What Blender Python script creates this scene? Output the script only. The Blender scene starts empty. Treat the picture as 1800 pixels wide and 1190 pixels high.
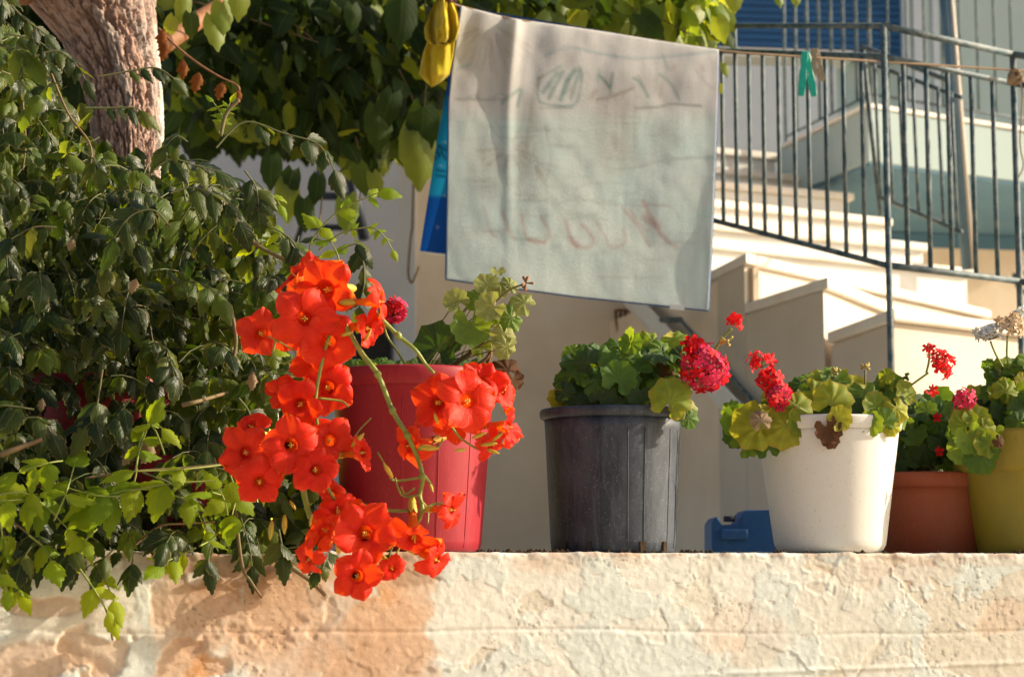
import bpy, bmesh, math, random
import numpy as np
from mathutils import Vector, Matrix
R = math.radians
random.seed(7); rng = np.random.default_rng(7)
S = bpy.context.scene
COL = S.collection
# ------------------------------------------------------------------ camera, light, exposure
F = 3500.0; PITCH = math.atan(405/3500); CAM = Vector((0, -3.5, -0.028))
cd = bpy.data.cameras.new('camera'); cam = bpy.data.objects.new('camera', cd); COL.objects.link(cam)
cam.location = CAM; cam.rotation_euler = (math.pi/2 + PITCH, 0, 0)
cd.sensor_width = 36; cd.lens = 70; cd.clip_start = .05; cd.clip_end = 500
cd.dof.use_dof = True; cd.dof.focus_distance = 3.42; cd.dof.aperture_fstop = 6.5
S.camera = cam
SUN_AZ, SUN_EL = R(6), R(26)          # azimuth: degrees from +X towards +Y
sdir = Vector((math.cos(SUN_EL)*math.cos(SUN_AZ), math.cos(SUN_EL)*math.sin(SUN_AZ), math.sin(SUN_EL)))
sl = bpy.data.lights.new('sun', 'SUN'); sl.energy = 5.0; sl.angle = R(.55); sl.color = (1, .86, .66)
so = bpy.data.objects.new('sun', sl); COL.objects.link(so); so.rotation_euler = sdir.to_track_quat('Z', 'Y').to_euler()
W = bpy.data.worlds.new('World'); S.world = W; W.use_nodes = True
wn = W.node_tree; wn.nodes.clear()
sky = wn.nodes.new('ShaderNodeTexSky'); sky.sky_type = 'NISHITA'; sky.sun_disc = False
sky.sun_elevation = SUN_EL; sky.sun_rotation = math.pi/2 - SUN_AZ; sky.dust_density = 5.0; sky.air_density = 1.0; sky.ozone_density = .6
bg = wn.nodes.new('ShaderNodeBackground'); bg.inputs[1].default_value = .11
wo = wn.nodes.new('ShaderNodeOutputWorld')
wn.links.new(sky.outputs[0], bg.inputs[0]); wn.links.new(bg.outputs[0], wo.inputs[0])
S.view_settings.view_transform = 'Standard'; S.view_settings.look = 'None'
S.view_settings.exposure = 0.78; S.view_settings.gamma = 1
S.render.engine = 'CYCLES'
S.cycles.max_bounces = 8; S.cycles.diffuse_bounces = 4; S.cycles.transmission_bounces = 4; S.cycles.transparent_max_bounces = 6
S.cycles.use_denoising = True

# ------------------------------------------------------------------ geometry of the picture
cth, sth = math.cos(PITCH), math.sin(PITCH)
def ray(px, py):
    a = (px-900)/F; b = (595-py)/F
    d = Vector((a, cth - b*sth, sth + b*cth)); return d/d.y
def P(px, py, D): return CAM + ray(px, py)*D
def PZ(px, py, z):
    d = ray(px, py); return CAM + d*((z-CAM.z)/d.z)
def proj(v):
    r = v - CAM; dep = r.y*cth + r.z*sth; up = -r.y*sth + r.z*cth
    return 900 + F*r.x/dep, 595 - F*up/dep, dep
WS = math.tan(R(18)); C18, S18 = math.cos(R(18)), math.sin(R(18))
WF = .145                                   # half way from pot axis line to the front face of the wall
def on_wall(px, off=0.0):                   # point on the wall top under pixel column px; off metres behind the pot line
    k = (px-900)/F; o = off/C18
    x = k*(3.5+o)/(1-WS*k); return Vector((x, WS*x+o, 0))
def wall_front_D(px):
    k = (px-900)/F; o = -WF/C18
    x = k*(3.5+o)/(1-WS*k); return WS*x+o+3.5

# ------------------------------------------------------------------ noise
def _h(i, j, s):
    n = (i*374761393 + j*668265263 + s*1274126177) & 0xffffffff
    n = ((n ^ (n >> 13))*1274126177) & 0xffffffff
    return ((n ^ (n >> 16)) & 0xffff)/65535.0
def vn(x, y, s=0):
    x = np.asarray(x, float); y = np.asarray(y, float)
    xi = np.floor(x).astype(np.int64); yi = np.floor(y).astype(np.int64); u = x-xi; v = y-yi
    u = u*u*(3-2*u); v = v*v*(3-2*v)
    return (_h(xi, yi, s)*(1-u)+_h(xi+1, yi, s)*u)*(1-v)+(_h(xi, yi+1, s)*(1-u)+_h(xi+1, yi+1, s)*u)*v
def fbm(x, y, s=0, o=4):
    t = 0; a = .5; n = 0
    for k in range(o):
        t = t + a*vn(x, y, s+k*17); n += a; a *= .5; x = x*2.03+5.1; y = y*2.03+3.7
    return t/n
def sst(a, b, x):
    t = np.clip((x-a)/(b-a), 0, 1); return t*t*(3-2*t)

# ------------------------------------------------------------------ mesh helpers
def mesh_obj(name, verts, faces, mat, parent=None, smooth=True, uv=None, col=None, mats=None, midx=None):
    me = bpy.data.meshes.new(name)
    me.from_pydata([tuple(v) for v in verts] if not isinstance(verts, np.ndarray) else verts.tolist(), [], faces if not isinstance(faces, np.ndarray) else faces.tolist())
    for m in (mats or [mat]): me.materials.append(m)
    if midx is not None: me.polygons.foreach_set('material_index', np.asarray(midx, np.int32))
    if smooth: me.polygons.foreach_set('use_smooth', np.ones(len(me.polygons), bool))
    if uv is not None:
        l = me.uv_layers.new(name='UVMap'); li = np.empty(len(me.loops), np.int32); me.loops.foreach_get('vertex_index', li)
        l.data.foreach_set('uv', np.asarray(uv, np.float32)[li].ravel())
    if col is not None:
        a = me.color_attributes.new('Col', 'FLOAT_COLOR', 'POINT'); c = np.ones((len(me.vertices), 4), np.float32); c[:, :3] = col
        a.data.foreach_set('color', c.ravel())
    me.update()
    return link(name, me, parent)
def link(name, me, parent=None):
    o = bpy.data.objects.new(name, me); COL.objects.link(o)
    if parent: o.parent = parent
    return o
def tag(o, label=None, cat=None, group=None, kind=None):
    if label: o['label'] = label
    if cat: o['category'] = cat
    if group: o['group'] = group
    if kind: o['kind'] = kind
    return o
def thing(name, label, cat, group=None, loc=None):
    o = bpy.data.objects.new(name, None); COL.objects.link(o); o.empty_display_size = .02
    return tag(o, label, cat, group)
def bm_obj(name, bm, mat, parent=None, smooth=False, bevel=0, seg=2):
    if bevel:
        bmesh.ops.bevel(bm, geom=bm.edges[:]+bm.verts[:], offset=bevel, segments=seg, affect='EDGES', profile=.6)
    bmesh.ops.recalc_face_normals(bm, faces=bm.faces[:])
    me = bpy.data.meshes.new(name); bm.to_mesh(me); bm.free(); me.materials.append(mat)
    if smooth: me.polygons.foreach_set('use_smooth', np.ones(len(me.polygons), bool))
    return link(name, me, parent)
def prism(pts, z0, z1):                     # pts [(x,y)] -> bmesh
    bm = bmesh.new(); n = len(pts)
    a = [bm.verts.new((p[0], p[1], z0)) for p in pts]; b = [bm.verts.new((p[0], p[1], z1)) for p in pts]
    bm.faces.new(a[::-1]); bm.faces.new(b)
    for i in range(n): bm.faces.new((a[i], a[(i+1) % n], b[(i+1) % n], b[i]))
    return bm
def box_bm(bm, c, h, rot=None):
    vs = []
    for s in ((-1,-1,-1),(1,-1,-1),(1,1,-1),(-1,1,-1),(-1,-1,1),(1,-1,1),(1,1,1),(-1,1,1)):
        v = Vector((s[0]*h[0], s[1]*h[1], s[2]*h[2]))
        if rot is not None: v = rot @ v
        vs.append(bm.verts.new(Vector(c)+v))
    for f in ((0,3,2,1),(4,5,6,7),(0,1,5,4),(1,2,6,5),(2,3,7,6),(3,0,4,7)): bm.faces.new([vs[i] for i in f])
def box(name, c, h, mat, parent=None, rz=0, bevel=0, rot=None):
    bm = bmesh.new(); box_bm(bm, (0,0,0), h, rot if rot is not None else Matrix.Rotation(rz, 3, 'Z'))
    o = bm_obj(name, bm, mat, parent, bevel=bevel); o.location = c; return o
def smooth_path(pts, n=6):
    pts = [Vector(p) for p in pts]
    if len(pts) < 3: return [pts[0].lerp(pts[-1], i/4) for i in range(5)]
    out = []
    for i in range(len(pts)-1):
        a = pts[max(i-1, 0)]; b = pts[i]; c = pts[i+1]; d = pts[min(i+2, len(pts)-1)]
        for k in range(n):
            t = k/n
            out.append(.5*((2*b)+(c-a)*t+(2*a-5*b+4*c-d)*t*t+(3*b-a-3*c+d)*t**3))
    out.append(pts[-1]); return out
class Acc:                                  # joined tube / leaf accumulator
    def __init__(s): s.v = []; s.f = []; s.uv = []
    def tube(s, path, r0, r1=None, n=6, cap=True):
        r1 = r0 if r1 is None else r1; m = len(path); b = len(s.v); up = Vector((.13, .2, 1))
        u = None
        for i, p in enumerate(path):
            t = (path[min(i+1, m-1)]-path[max(i-1, 0)])
            t = t.normalized() if t.length > 1e-9 else Vector((0,0,1))
            u = (up if abs(t.dot(up)) < 1.0 else Vector((1,0,0))) if u is None else u
            u = (u - t*u.dot(t)); u = u.normalized() if u.length > 1e-6 else t.orthogonal().normalized(); w = t.cross(u)
            r = r0[i] if isinstance(r0, (list, tuple)) else r0+(r1-r0)*i/max(m-1, 1)
            for k in range(n):
                a = 2*math.pi*k/n; s.v.append(p+(u*math.cos(a)+w*math.sin(a))*r); s.uv.append((k/n, i/m))
        for i in range(m-1):
            for k in range(n):
                s.f.append((b+i*n+k, b+i*n+(k+1) % n, b+(i+1)*n+(k+1) % n, b+(i+1)*n+k))
        if cap: s.f.append(tuple(b+k for k in range(n))[::-1]); s.f.append(tuple(b+(m-1)*n+k for k in range(n)))
    def build(s, name, mat, parent=None, kind=None, smooth=True):
        if not s.v: return None
        o = mesh_obj(name, s.v, s.f, mat, parent, uv=s.uv, smooth=smooth)
        if kind: o['kind'] = kind
        return o
def tube_obj(name, path, r, mat, parent=None, r1=None, n=8):
    a = Acc(); a.tube([Vector(p) for p in path], r, r1, n); return a.build(name, mat, parent)
def lathe(prof, n=64, wob=0, seed=0):
    v = []; f = []; rr = random.Random(seed)
    m = len(prof)
    for i, (r, z) in enumerate(prof):
        for k in range(n):
            a = 2*math.pi*k/n; q = r*(1+wob*math.sin(2*a+seed)); v.append((q*math.cos(a), q*math.sin(a), z))
    for i in range(m-1):
        for k in range(n): f.append((i*n+k, i*n+(k+1) % n, (i+1)*n+(k+1) % n, (i+1)*n+k))
    return v, f

# ------------------------------------------------------------------ materials
class NT:
    def __init__(s, name):
        s.m = bpy.data.materials.new(name); s.m.use_nodes = True; s.t = s.m.node_tree; s.t.nodes.clear()
        s.out = s.n('ShaderNodeOutputMaterial')
    def n(s, ty, **kw):
        q = s.t.nodes.new(ty)
        for k, v in kw.items(): setattr(q, k, v)
        return q
    def l(s, a, b): s.t.links.new(a, b)
    def inp(s, node, key, val):
        if isinstance(val, bpy.types.NodeSocket): s.l(val, node.inputs[key])
        else: node.inputs[key].default_value = val
    def math(s, op, a, b=0.0, c=None, clamp=False):
        q = s.n('ShaderNodeMath', operation=op, use_clamp=clamp); s.inp(q, 0, a); s.inp(q, 1, b)
        if c is not None: s.inp(q, 2, c)
        return q.outputs[0]
    def mix(s, f, a, b, bt='MIX'):
        q = s.n('ShaderNodeMix', data_type='RGBA', blend_type=bt); s.inp(q, 0, f)
        s.inp(q, 6, a if isinstance(a, bpy.types.NodeSocket) else (*a, 1)); s.inp(q, 7, b if isinstance(b, bpy.types.NodeSocket) else (*b, 1))
        return q.outputs[2]
    def noise(s, scale, detail=4, rough=.6, vec=None, dist=0, coord='Object', stretch=None):
        if vec is None: vec = s.n('ShaderNodeTexCoord').outputs[coord]
        if stretch:
            mp = s.n('ShaderNodeMapping'); s.l(vec, mp.inputs[0]); mp.inputs['Scale'].default_value = stretch; vec = mp.outputs[0]
        q = s.n('ShaderNodeTexNoise'); s.l(vec, q.inputs['Vector']); q.inputs['Scale'].default_value = scale
        q.inputs['Detail'].default_value = detail; q.inputs['Roughness'].default_value = rough; q.inputs['Distortion'].default_value = dist
        return q.outputs[0]
    def ramp(s, fac, stops):
        q = s.n('ShaderNodeValToRGB'); e = q.color_ramp.elements
        while len(e) < len(stops): e.new(.5)
        for i, (p, c) in enumerate(stops):
            e[i].position = p; e[i].color = (*c, 1) if isinstance(c, tuple) else (c, c, c, 1)
        s.l(fac, q.inputs[0]); return q.outputs[0]
    def bump(s, h, strength=.5, dist=.002):
        q = s.n('ShaderNodeBump'); q.inputs['Strength'].default_value = strength; q.inputs['Distance'].default_value = dist
        s.l(h, q.inputs['Height']); return q.outputs[0]
    def bsdf(s, col, rough=.6, spec=.4, nor=None, metal=0, out=True, **kw):
        q = s.n('ShaderNodeBsdfPrincipled'); s.inp(q, 'Base Color', col if isinstance(col, bpy.types.NodeSocket) else (*col, 1))
        s.inp(q, 'Roughness', rough); s.inp(q, 'Specular IOR Level', spec); s.inp(q, 'Metallic', metal)
        if nor is not None: s.l(nor, q.inputs['Normal'])
        for k, v in kw.items(): s.inp(q, k, v)
        if out: s.l(q.outputs[0], s.out.inputs[0])
        return q
def trans_mix(t, b, tcol, f, nor=None):
    tr = t.n('ShaderNodeBsdfTranslucent'); t.inp(tr, 'Color', tcol if isinstance(tcol, bpy.types.NodeSocket) else (*tcol, 1))
    if nor is not None: t.l(nor, tr.inputs['Normal'])
    mx = t.n('ShaderNodeMixShader'); t.inp(mx, 0, f); t.l(b.outputs[0], mx.inputs[1]); t.l(tr.outputs[0], mx.inputs[2]); t.l(mx.outputs[0], t.out.inputs[0])
def rnd(t):
    oi = t.n('ShaderNodeObjectInfo'); ge = t.n('ShaderNodeNewGeometry')
    return t.math('FRACT', t.math('ADD', oi.outputs['Random'], ge.outputs['Random Per Island'])), ge
def leaf_mat(name, stops, tstops, rough=.42, tf=.4, veins='pinnate', veinc=(.12,.16,.04), spec=.5, edge=None, blotch=None):
    t = NT(name); rv, ge = rnd(t)
    uv = t.n('ShaderNodeUVMap').outputs[0]; sp = t.n('ShaderNodeSeparateXYZ'); t.l(uv, sp.inputs[0]); u, v = sp.outputs[0], sp.outputs[1]
    col = t.ramp(rv, stops); tc = t.ramp(rv, tstops)
    if veins == 'pinnate':
        au = t.math('ABSOLUTE', t.math('SUBTRACT', u, .5))
        mid = t.math('LESS_THAN', au, .022)
        k = t.math('FRACT', t.math('SUBTRACT', t.math('MULTIPLY', v, 7.0), t.math('MULTIPLY', au, 5.5)))
        side = t.math('LESS_THAN', t.math('ABSOLUTE', t.math('SUBTRACT', k, .5)), .06)
        vein = t.math('MAXIMUM', mid, t.math('MULTIPLY', side, .55))
        h = t.math('SUBTRACT', t.math('ABSOLUTE', t.math('SUBTRACT', k, .5)), 0.0)
        h = t.math('SUBTRACT', t.math('SMOOTH_MIN', t.math('MULTIPLY', t.math('SUBTRACT', .5, h), 1.4), .55, .2), t.math('MULTIPLY', vein, .3))
        rim = t.math('GREATER_THAN', au, .44)
    else:
        k = t.math('FRACT', t.math('MULTIPLY', u, 9.0)); ak = t.math('ABSOLUTE', t.math('SUBTRACT', k, .5))
        k2 = t.math('FRACT', t.math('MULTIPLY', u, 27.0)); ak2 = t.math('ABSOLUTE', t.math('SUBTRACT', k2, .5))
        main = t.math('LESS_THAN', t.math('MULTIPLY', ak, v), .028)
        sec = t.math('MULTIPLY', t.math('LESS_THAN', ak2, .09), t.math('MULTIPLY', t.math('GREATER_THAN', v, .5), .6))
        vein = t.math('MAXIMUM', main, sec)
        h = t.math('SUBTRACT', 1.0, vein)
        rim = t.math('GREATER_THAN', v, .9)
        zone = t.math('MULTIPLY', t.math('GREATER_THAN', v, .42), t.math('LESS_THAN', v, .66))
        col = t.mix(t.math('MULTIPLY', zone, .22), col, (.03,.05,.015))
    col = t.mix(t.math('MULTIPLY', vein, .55), col, veinc)
    nz = t.noise(55, 3)
    col = t.mix(t.math('MULTIPLY', t.math('SUBTRACT', nz, .35, clamp=True), .8), col, t.mix(.5, col, (.10,.12,.03)))
    if edge: col = t.mix(t.math('MULTIPLY', rim, t.math('MULTIPLY', t.math('GREATER_THAN', t.noise(30, 2), .5), .8)), col, edge)
    if blotch:
        bl = t.math('GREATER_THAN', t.noise(40, 3), blotch[1]); col = t.mix(t.math('MULTIPLY', bl, .7), col, blotch[0]); tc = t.mix(t.math('MULTIPLY', bl, .6), tc, blotch[0])
    nor = t.bump(t.math('ADD', h, t.math('MULTIPLY', t.noise(260, 2), .35)), .32, .0012)
    b = t.bsdf(col, t.math('ADD', rough-.06, t.math('MULTIPLY', nz, .15)), spec, nor, out=False)
    trans_mix(t, b, t.mix(t.math('MULTIPLY', vein, .35), tc, (.08,.14,.01)), tf, nor)
    return t.m
M = {}
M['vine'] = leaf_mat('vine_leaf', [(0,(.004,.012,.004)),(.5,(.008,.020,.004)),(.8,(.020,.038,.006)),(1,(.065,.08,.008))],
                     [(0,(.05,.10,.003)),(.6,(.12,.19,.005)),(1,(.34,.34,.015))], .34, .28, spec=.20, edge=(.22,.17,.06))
M['vineb'] = leaf_mat('mid_green_vine_leaf', [(0,(.03,.06,.008)),(1,(.08,.12,.012))], [(0,(.18,.28,.01)),(1,(.40,.44,.015))], .40, .42, spec=.22, edge=(.25,.2,.06))  # lighter leaf for hue variety and sun dapples put into the colour
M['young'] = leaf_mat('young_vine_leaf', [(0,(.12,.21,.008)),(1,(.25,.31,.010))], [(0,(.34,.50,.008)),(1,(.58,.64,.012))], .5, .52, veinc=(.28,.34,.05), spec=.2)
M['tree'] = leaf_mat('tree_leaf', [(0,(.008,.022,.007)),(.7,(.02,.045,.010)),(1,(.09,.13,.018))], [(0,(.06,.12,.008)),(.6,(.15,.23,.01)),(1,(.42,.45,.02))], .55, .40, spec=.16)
M['treed'] = leaf_mat('shaded_tree_leaf', [(0,(.005,.014,.005)),(1,(.014,.032,.008))], [(0,(.03,.06,.004)),(1,(.08,.14,.006))], .6, .3, spec=.12)  # tree leaf with the shade of the crown put into its colour
M['treeb'] = leaf_mat('sunlit_tree_leaf', [(0,(.10,.17,.015)),(1,(.17,.22,.02))], [(0,(.35,.45,.015)),(1,(.55,.55,.03))], .5, .5, veinc=(.25,.28,.06))  # tree leaf with sunshine put into its colour
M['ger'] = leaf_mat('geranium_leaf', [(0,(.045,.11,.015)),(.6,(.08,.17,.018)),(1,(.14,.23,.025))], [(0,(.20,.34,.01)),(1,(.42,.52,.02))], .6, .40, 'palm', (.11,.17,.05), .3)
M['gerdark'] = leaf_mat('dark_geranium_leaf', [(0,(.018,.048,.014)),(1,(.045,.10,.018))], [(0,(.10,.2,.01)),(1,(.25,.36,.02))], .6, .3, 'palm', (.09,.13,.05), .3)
M['gery'] = leaf_mat('yellowing_geranium_leaf', [(0,(.16,.25,.015)),(.6,(.26,.32,.018)),(1,(.46,.40,.03))], [(0,(.34,.42,.015)),(1,(.65,.55,.03))], .6, .42, 'palm', (.30,.30,.08), .3, edge=(.4,.2,.04))
M['gerv'] = leaf_mat('variegated_geranium_leaf', [(0,(.11,.18,.03)),(1,(.2,.24,.04))], [(0,(.3,.4,.03)),(1,(.5,.5,.06))], .6, .4, 'palm', (.3,.3,.12), .3, blotch=((.55,.5,.24), .54))
def plain_leaf(name, c, tc, tf=.35):
    t = NT(name); n = t.noise(60, 4); col = t.mix(n, c, tuple(x*.45 for x in c)); b = t.bsdf(col, .75, .2, t.bump(n, .8, .003), out=False); trans_mix(t, b, tc, tf); return t.m
M['dead'] = plain_leaf('dead_leaf', (.26,.10,.03), (.5,.16,.02)); M['brown'] = plain_leaf('dry_leaf', (.16,.075,.035), (.2,.08,.03), .2)
M['pale'] = plain_leaf('withered_leaf', (.5,.36,.22), (.4,.3,.15), .3)
def flower_mat(name, throat, inner, tip, outer, tcol, tf=.38, rough=.45):
    t = NT(name); ge = t.n('ShaderNodeNewGeometry'); uv = t.n('ShaderNodeUVMap').outputs[0]; sp = t.n('ShaderNodeSeparateXYZ'); t.l(uv, sp.inputs[0])
    oi = t.n('ShaderNodeObjectInfo')
    inn = t.ramp(sp.outputs[1], [(0, throat), (.42, throat), (.56, inner), (.85, inner), (1, tip)])
    inn = t.mix(t.math('MULTIPLY', oi.outputs['Random'], .45), inn, tip)
    st = t.math('GREATER_THAN', t.noise(9, 3, vec=uv, stretch=(22, .6, 1)), .56)
    inn = t.mix(t.math('MULTIPLY', st, .28), inn, throat)
    col = t.mix(ge.outputs['Backfacing'], inn, outer)
    nor = t.bump(t.noise(7, 3, vec=uv, stretch=(14, .8, 1)), .5, .003)
    b = t.bsdf(col, rough, .22, nor, out=False)
    trans_mix(t, b, t.mix(.5, col, tcol), tf, nor); return t.m
M['trumpet'] = flower_mat('trumpet_petal', (.40,.006,.003), (.74,.013,.005), (.86,.075,.022), (.88,.19,.006), (.98,.13,.002), .42)
M['gred'] = flower_mat('red_petal', (.5,.01,.01), (.80,.012,.018), (.85,.02,.03), (.7,.02,.03), (.9,.02,.01), .35)
M['gmag'] = flower_mat('crimson_petal', (.35,.01,.02), (.62,.012,.07), (.78,.06,.16), (.7,.04,.12), (.7,.02,.03), .25)
M['gwhite'] = flower_mat('white_petal', (.6,.62,.5), (.78,.8,.78), (.85,.85,.82), (.8,.8,.75), (.8,.75,.6), .3)
M['gpeach'] = flower_mat('peach_petal', (.5,.3,.15), (.72,.5,.3), (.82,.68,.48), (.7,.5,.3), (.8,.5,.2), .3)
def simple(name, c, rough=.6, c2=None, sc=20, spec=.4, bump=.2, bd=.001, metal=0):
    t = NT(name); n = t.noise(sc, 5)
    col = t.mix(t.ramp(n, [(.35, 0.0), (.7, 1.0)]), c, c2 or tuple(x*.8 for x in c))
    t.bsdf(col, rough, spec, t.bump(t.noise(sc*6, 3), bump, bd), metal); return t.m
M['stem'] = simple('green_stem', (.16,.22,.03), .5, (.25,.26,.05), 60)
M['stemd'] = simple('woody_stem', (.16,.085,.04), .7, (.10,.10,.03), 50)
M['stemg'] = simple('petiole', (.12,.16,.04), .6, (.2,.12,.05), 40)
M['stemk'] = simple('dark_leaf_stalk', (.07,.10,.025), .6, (.10,.07,.03), 40)
M['twig'] = simple('brown_twig', (.28,.12,.045), .7, (.16,.07,.03), 60)
M['calyx'] = simple('calyx', (.38,.34,.03), .5, (.58,.26,.02), 40)
M['stamen'] = simple('stamen', (.75,.5,.06), .6, (.7,.6,.15), 200)
M['bud'] = simple('flower_bud', (.42,.38,.08), .6, (.35,.2,.06), 90)
M['soil'] = simple('soil', (.045,.03,.02), .95, (.09,.06,.035), 60, .1, 1, .006)
def plastic(name, c, dust, rough=.42, dusty=.4, streak=True, c2=None):
    t = NT(name); a = t.noise(14, 6, .7, stretch=(1, 1, .35)); s = t.noise(60, 4, .7, stretch=(1, 1, .07)); sp = t.noise(220, 2)
    col = t.mix(t.math('MULTIPLY', t.ramp(a, [(.42, 0.0), (.68, 1.0)]), dusty), c, dust)
    if c2: col = t.mix(t.ramp(t.noise(5, 3), [(.4, 0.0), (.65, 1.0)]), col, c2)
    if streak: col = t.mix(t.math('MULTIPLY', t.ramp(s, [(.55, 0.0), (.72, 1.0)]), dusty*.6), col, dust)
    col = t.mix(t.math('MULTIPLY', t.math('GREATER_THAN', sp, .66), .6), col, dust)
    sc_ = t.noise(9, 5, .6, dist=1.5, stretch=(3, 3, .5)); scm = t.math('LESS_THAN', t.math('ABSOLUTE', t.math('SUBTRACT', sc_, .5)), .0035); col = t.mix(t.math('MULTIPLY', scm, .26*min(1, dusty*2)), col, tuple(min(1, x*1.8+.03) for x in dust))
    t.bsdf(col, t.math('ADD', rough, t.math('MULTIPLY', a, .25)), .45, t.bump(t.math('ADD', a, t.math('MULTIPLY', s, .5)), .12, .002)); return t.m
M['redp'] = plastic('red_plastic', (.25,.0015,.008), (.34,.02,.04), .42, .4)
M['blackp'] = plastic('black_plastic', (.009,.016,.028), (.10,.115,.14), .42, .5)
M['whitep'] = plastic('white_plastic', (.62,.61,.57), (.5,.40,.3), .42, .10)
M['yellowp'] = plastic('yellow_glaze', (.23,.18,.010), (.17,.12,.03), .5, .35, c2=(.17,.15,.015))
M['terrap'] = plastic('terracotta_plastic', (.27,.055,.018), (.25,.11,.06), .55, .3)
M['bluep'] = plastic('blue_plastic', (.006,.07,.22), (.05,.13,.24), .45, .3)
M['yelb'] = plastic('lemon_plastic', (.55,.56,.02), (.5,.5,.1), .4, .15)
M['capb'] = simple('black_cap', (.015,.015,.015), .5)
M['cream'] = simple('toned_render', (.62,.55,.46), .9, (.55,.48,.38), 3, .15, .5, .002)  # white stair render darkened and warmed as painted shade on the lower steps
M['nose'] = simple('marble_tread', (.76,.73,.66), .6, (.68,.58,.46), 7, .35, .2)
M['stepw'] = simple('lightened_render', (.76,.76,.72), .9, (.66,.64,.58), 4, .15, .4, .002)  # same stair render lightened to make up for shade on the upper steps
M['beige'] = simple('shaded_house_render', (.80,.68,.53), .92, (.70,.56,.41), 2.6, .15, .6, .003)
M['greyw'] = simple('far_render', (.56,.58,.60), .92, (.47,.50,.53), 1.6, .15, .4, .003)
M['greenw'] = simple('upper_house_render', (.36,.44,.43), .92, (.32,.40,.39), 1.5, .15, .3, .003)
M['bluew'] = simple('soffit_band_blue', (.08,.17,.25), .8, (.10,.20,.27), 3, .2, .3, .002)
M['shut'] = simple('blue_shutter_paint', (.010,.085,.22), .45, (.012,.065,.17), 6, .4)
M['darkf'] = simple('dark_frame', (.02,.03,.045), .6)
M['ground'] = simple('pale_concrete', (.60,.52,.40), .95, (.52,.44,.33), 1.5, .1, .6, .004)
M['peg'] = simple('teal_plastic', (.005,.36,.26), .4, (.01,.28,.22), 60)
M['wood'] = simple('grey_wood', (.30,.24,.17), .8, (.2,.15,.1), 120)
M['rope'] = simple('rope', (.42,.30,.19), .9, (.25,.18,.12), 300, .1, 1, .002)
M['maroon'] = simple('maroon_plastic', (.14,.01,.03), .4)
M['rust'] = simple('rust', (.25,.09,.03), .9, (.12,.06,.03), 70, .1, .8, .002)
def iron():
    t = NT('weathered_iron'); n = t.noise(26, 6, .7); m = t.noise(140, 3)
    col = t.mix(t.ramp(n, [(.42, 0.0), (.60, 1.0)]), (.020,.060,.080), (.12,.15,.15))
    col = t.mix(t.math('MULTIPLY', t.ramp(m, [(.55, 0.0), (.66, 1.0)]), .4), col, (.24,.16,.10))
    t.bsdf(col, .6, .4, t.bump(t.math('ADD', n, m), .8, .002)); return t.m
M['iron'] = iron()
M['pole'] = simple('pole_paint', (.06,.12,.16), .45, (.10,.16,.19), 9)
def colattr(name, rough=.9, spec=.15, grain=(700, .5, .0015), tf=0, sheen=0):
    t = NT(name); a = t.n('ShaderNodeAttribute', attribute_name='Col'); g = t.noise(grain[0], 4, .65)
    g2 = t.noise(grain[0]*.22, 5, .7)
    col = t.mix(.22, a.outputs[0], t.ramp(g2, [(.3, .35), (.7, 1.0)]), 'MULTIPLY')
    nor = t.bump(t.math('ADD', g, t.math('MULTIPLY', g2, 1.5)), grain[1], grain[2])
    b = t.bsdf(col, rough, spec, nor, out=(tf == 0), **{'Sheen Weight': sheen})
    if tf: trans_mix(t, b, a.outputs[0], tf)
    return t.m
M['plaster'] = colattr('peeling_limewash', .92, .15, (600, .38, .0012))
M['towel'] = colattr('terry_cloth', .95, .05, (900, .8, .002), .46, .3)
M['bark'] = colattr('tree_bark', .9, .15, (160, 1.0, .004))
M['cloth'] = colattr('yellow_microfibre', .9, .1, (900, .7, .002), .3, .2)
M['hem'] = simple('blue_hem', (.015,.09,.34), .9, (.01,.06,.25), 200, .1, 1, .002)
M['tow_label'] = simple('white_label', (.7,.7,.66), .8)

# ------------------------------------------------------------------ setting: ground, walls, house
bm = bmesh.new(); s_ = 120
bm.faces.new([bm.verts.new(c) for c in ((-s_,-s_,-1.5),(s_,-s_,-1.5),(s_,s_,-1.5),(-s_,s_,-1.5))])
tag(bm_obj('street_ground', bm, M['ground']), kind='structure')
tag(bm_obj('yard_floor', prism([(-6, WS*-6+.2), (6, WS*6+.2), (9, 14), (-9, 14)], -1.5, -.32), M['ground']), kind='structure')

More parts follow.
